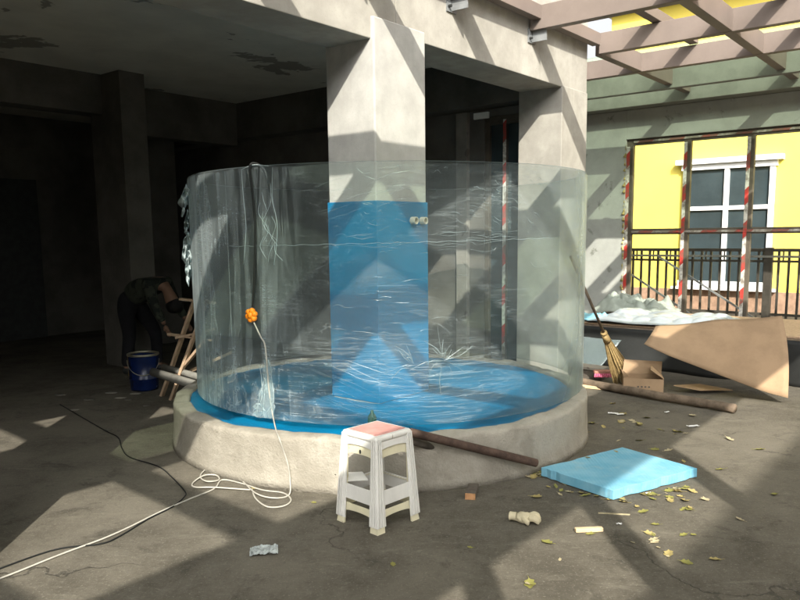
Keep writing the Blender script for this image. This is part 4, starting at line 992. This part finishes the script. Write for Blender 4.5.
# broom
BR = thing('straw_broom', 'straw broom standing on its head and leaning on the right side of the tank', 'broom', Vector((2.457, 7.957, 0.000)))
b0 = Vector((0, 0, 0)); top_ = Vector((1.63, 7.10, 1.42)) - Vector(BR.location)
ax = (top_ - b0).normalized()
nk = b0 + ax*0.74
sidev = ax.cross(Vector((0, 1, 0))).normalized(); dep = sidev.cross(ax)
mb = MB(); rb = random.Random(5)
for k in range(150):
    a = rb.uniform(0, 2*PI); q_ = math.sqrt(rb.random())
    s0 = sidev*(math.cos(a)*q_*0.022) + dep*(math.sin(a)*q_*0.02)
    s1 = sidev*(math.cos(a)*q_*0.125) + dep*(math.sin(a)*q_*0.045)
    l_ = rb.uniform(0.0, 0.12)
    e_ = ax*l_ + s1
    if e_.z < 0.004: e_.z = 0.004
    mb.tube([nk + s0 + ax*rb.uniform(-0.02, 0.03), nk*0.55 + s0*0.4 + s1*0.6, e_], [0.005, 0.0045, 0.003], 4, False)
mb.build('head', M['straw'], BR, smooth=True)
mb = MB(); mb.tube([nk - ax*0.06, nk + ax*0.06], [0.042, 0.03], 12)
mb.tube([nk + ax*0.05, nk + ax*0.075], [0.036, 0.034], 12); mb.build('binding', M['straw'], BR, smooth=True)
mb = MB(); mb.tube([nk*0.70 + sidev*-0.07, nk*0.70 + sidev*0.07], 0.006, 6); mb.build('stitching', M['green_steel'], BR)
mb = MB(); mb.tube([nk + ax*0.02, top_], 0.014, 10); mb.build('handle', M['old_wood'], BR, smooth=True)

# ------------------------------------------------------------------ light
LV = Vector((-0.085, 1.406, -1.0)).normalized()
sd = bpy.data.lights.new('sun', 'SUN'); sd.energy = 3.3; sd.angle = math.radians(0.5); sd.color = (1.0, 0.945, 0.84)
so = bpy.data.objects.new('sun', sd); COL.objects.link(so)
so.rotation_euler = LV.to_track_quat('-Z', 'Y').to_euler()
wd = bpy.data.worlds.new('World'); scene.world = wd; wd.use_nodes = True
nt = wd.node_tree; nt.nodes.clear()
sky = nt.nodes.new('ShaderNodeTexSky'); sky.sky_type = 'NISHITA'; sky.sun_disc = False
sky.sun_elevation = math.radians(35.3); sky.sun_rotation = math.radians(176.5)
sky.air_density = 1.0; sky.dust_density = 7.0; sky.ozone_density = 1.0
bg = nt.nodes.new('ShaderNodeBackground'); bg.inputs['Strength'].default_value = 0.128
wo = nt.nodes.new('ShaderNodeOutputWorld')
hs_ = nt.nodes.new('ShaderNodeHueSaturation'); hs_.inputs['Saturation'].default_value = 0.12
nt.links.new(sky.outputs[0], hs_.inputs['Color']); nt.links.new(hs_.outputs[0], bg.inputs[0]); nt.links.new(bg.outputs[0], wo.inputs[0])

# ------------------------------------------------------------------ camera
cd = bpy.data.cameras.new('camera'); cam = bpy.data.objects.new('camera', cd); COL.objects.link(cam)
PITCH, ROLL = 0.136829, -0.0118551
cp, sp, cr_, sr_ = math.cos(PITCH), math.sin(PITCH), math.cos(ROLL), math.sin(ROLL)
fw = Vector((0, cp, -sp)); up0 = Vector((0, sp, cp)); rt0 = Vector((1, 0, 0))
rt = cr_*rt0 + sr_*up0; up = cr_*up0 - sr_*rt0
m = Matrix((rt, up, -fw)).transposed().to_4x4(); m.translation = (0, 0, 1.65)
cam.matrix_world = m
cd.sensor_width = 36.0; cd.lens = 743.77/800*36.0; cd.shift_y = 36.29/800
cd.clip_start = 0.05; cd.clip_end = 2000
scene.camera = cam
scene.view_settings.view_transform = 'Standard'; scene.view_settings.look = 'None'
scene.view_settings.exposure = 1.25; scene.view_settings.gamma = 1; scene.view_settings.use_curve_mapping = False
try:
    scene.cycles.transparent_max_bounces = 32; scene.cycles.max_bounces = 6; scene.cycles.diffuse_bounces = 3; scene.cycles.glossy_bounces = 2
except Exception: pass
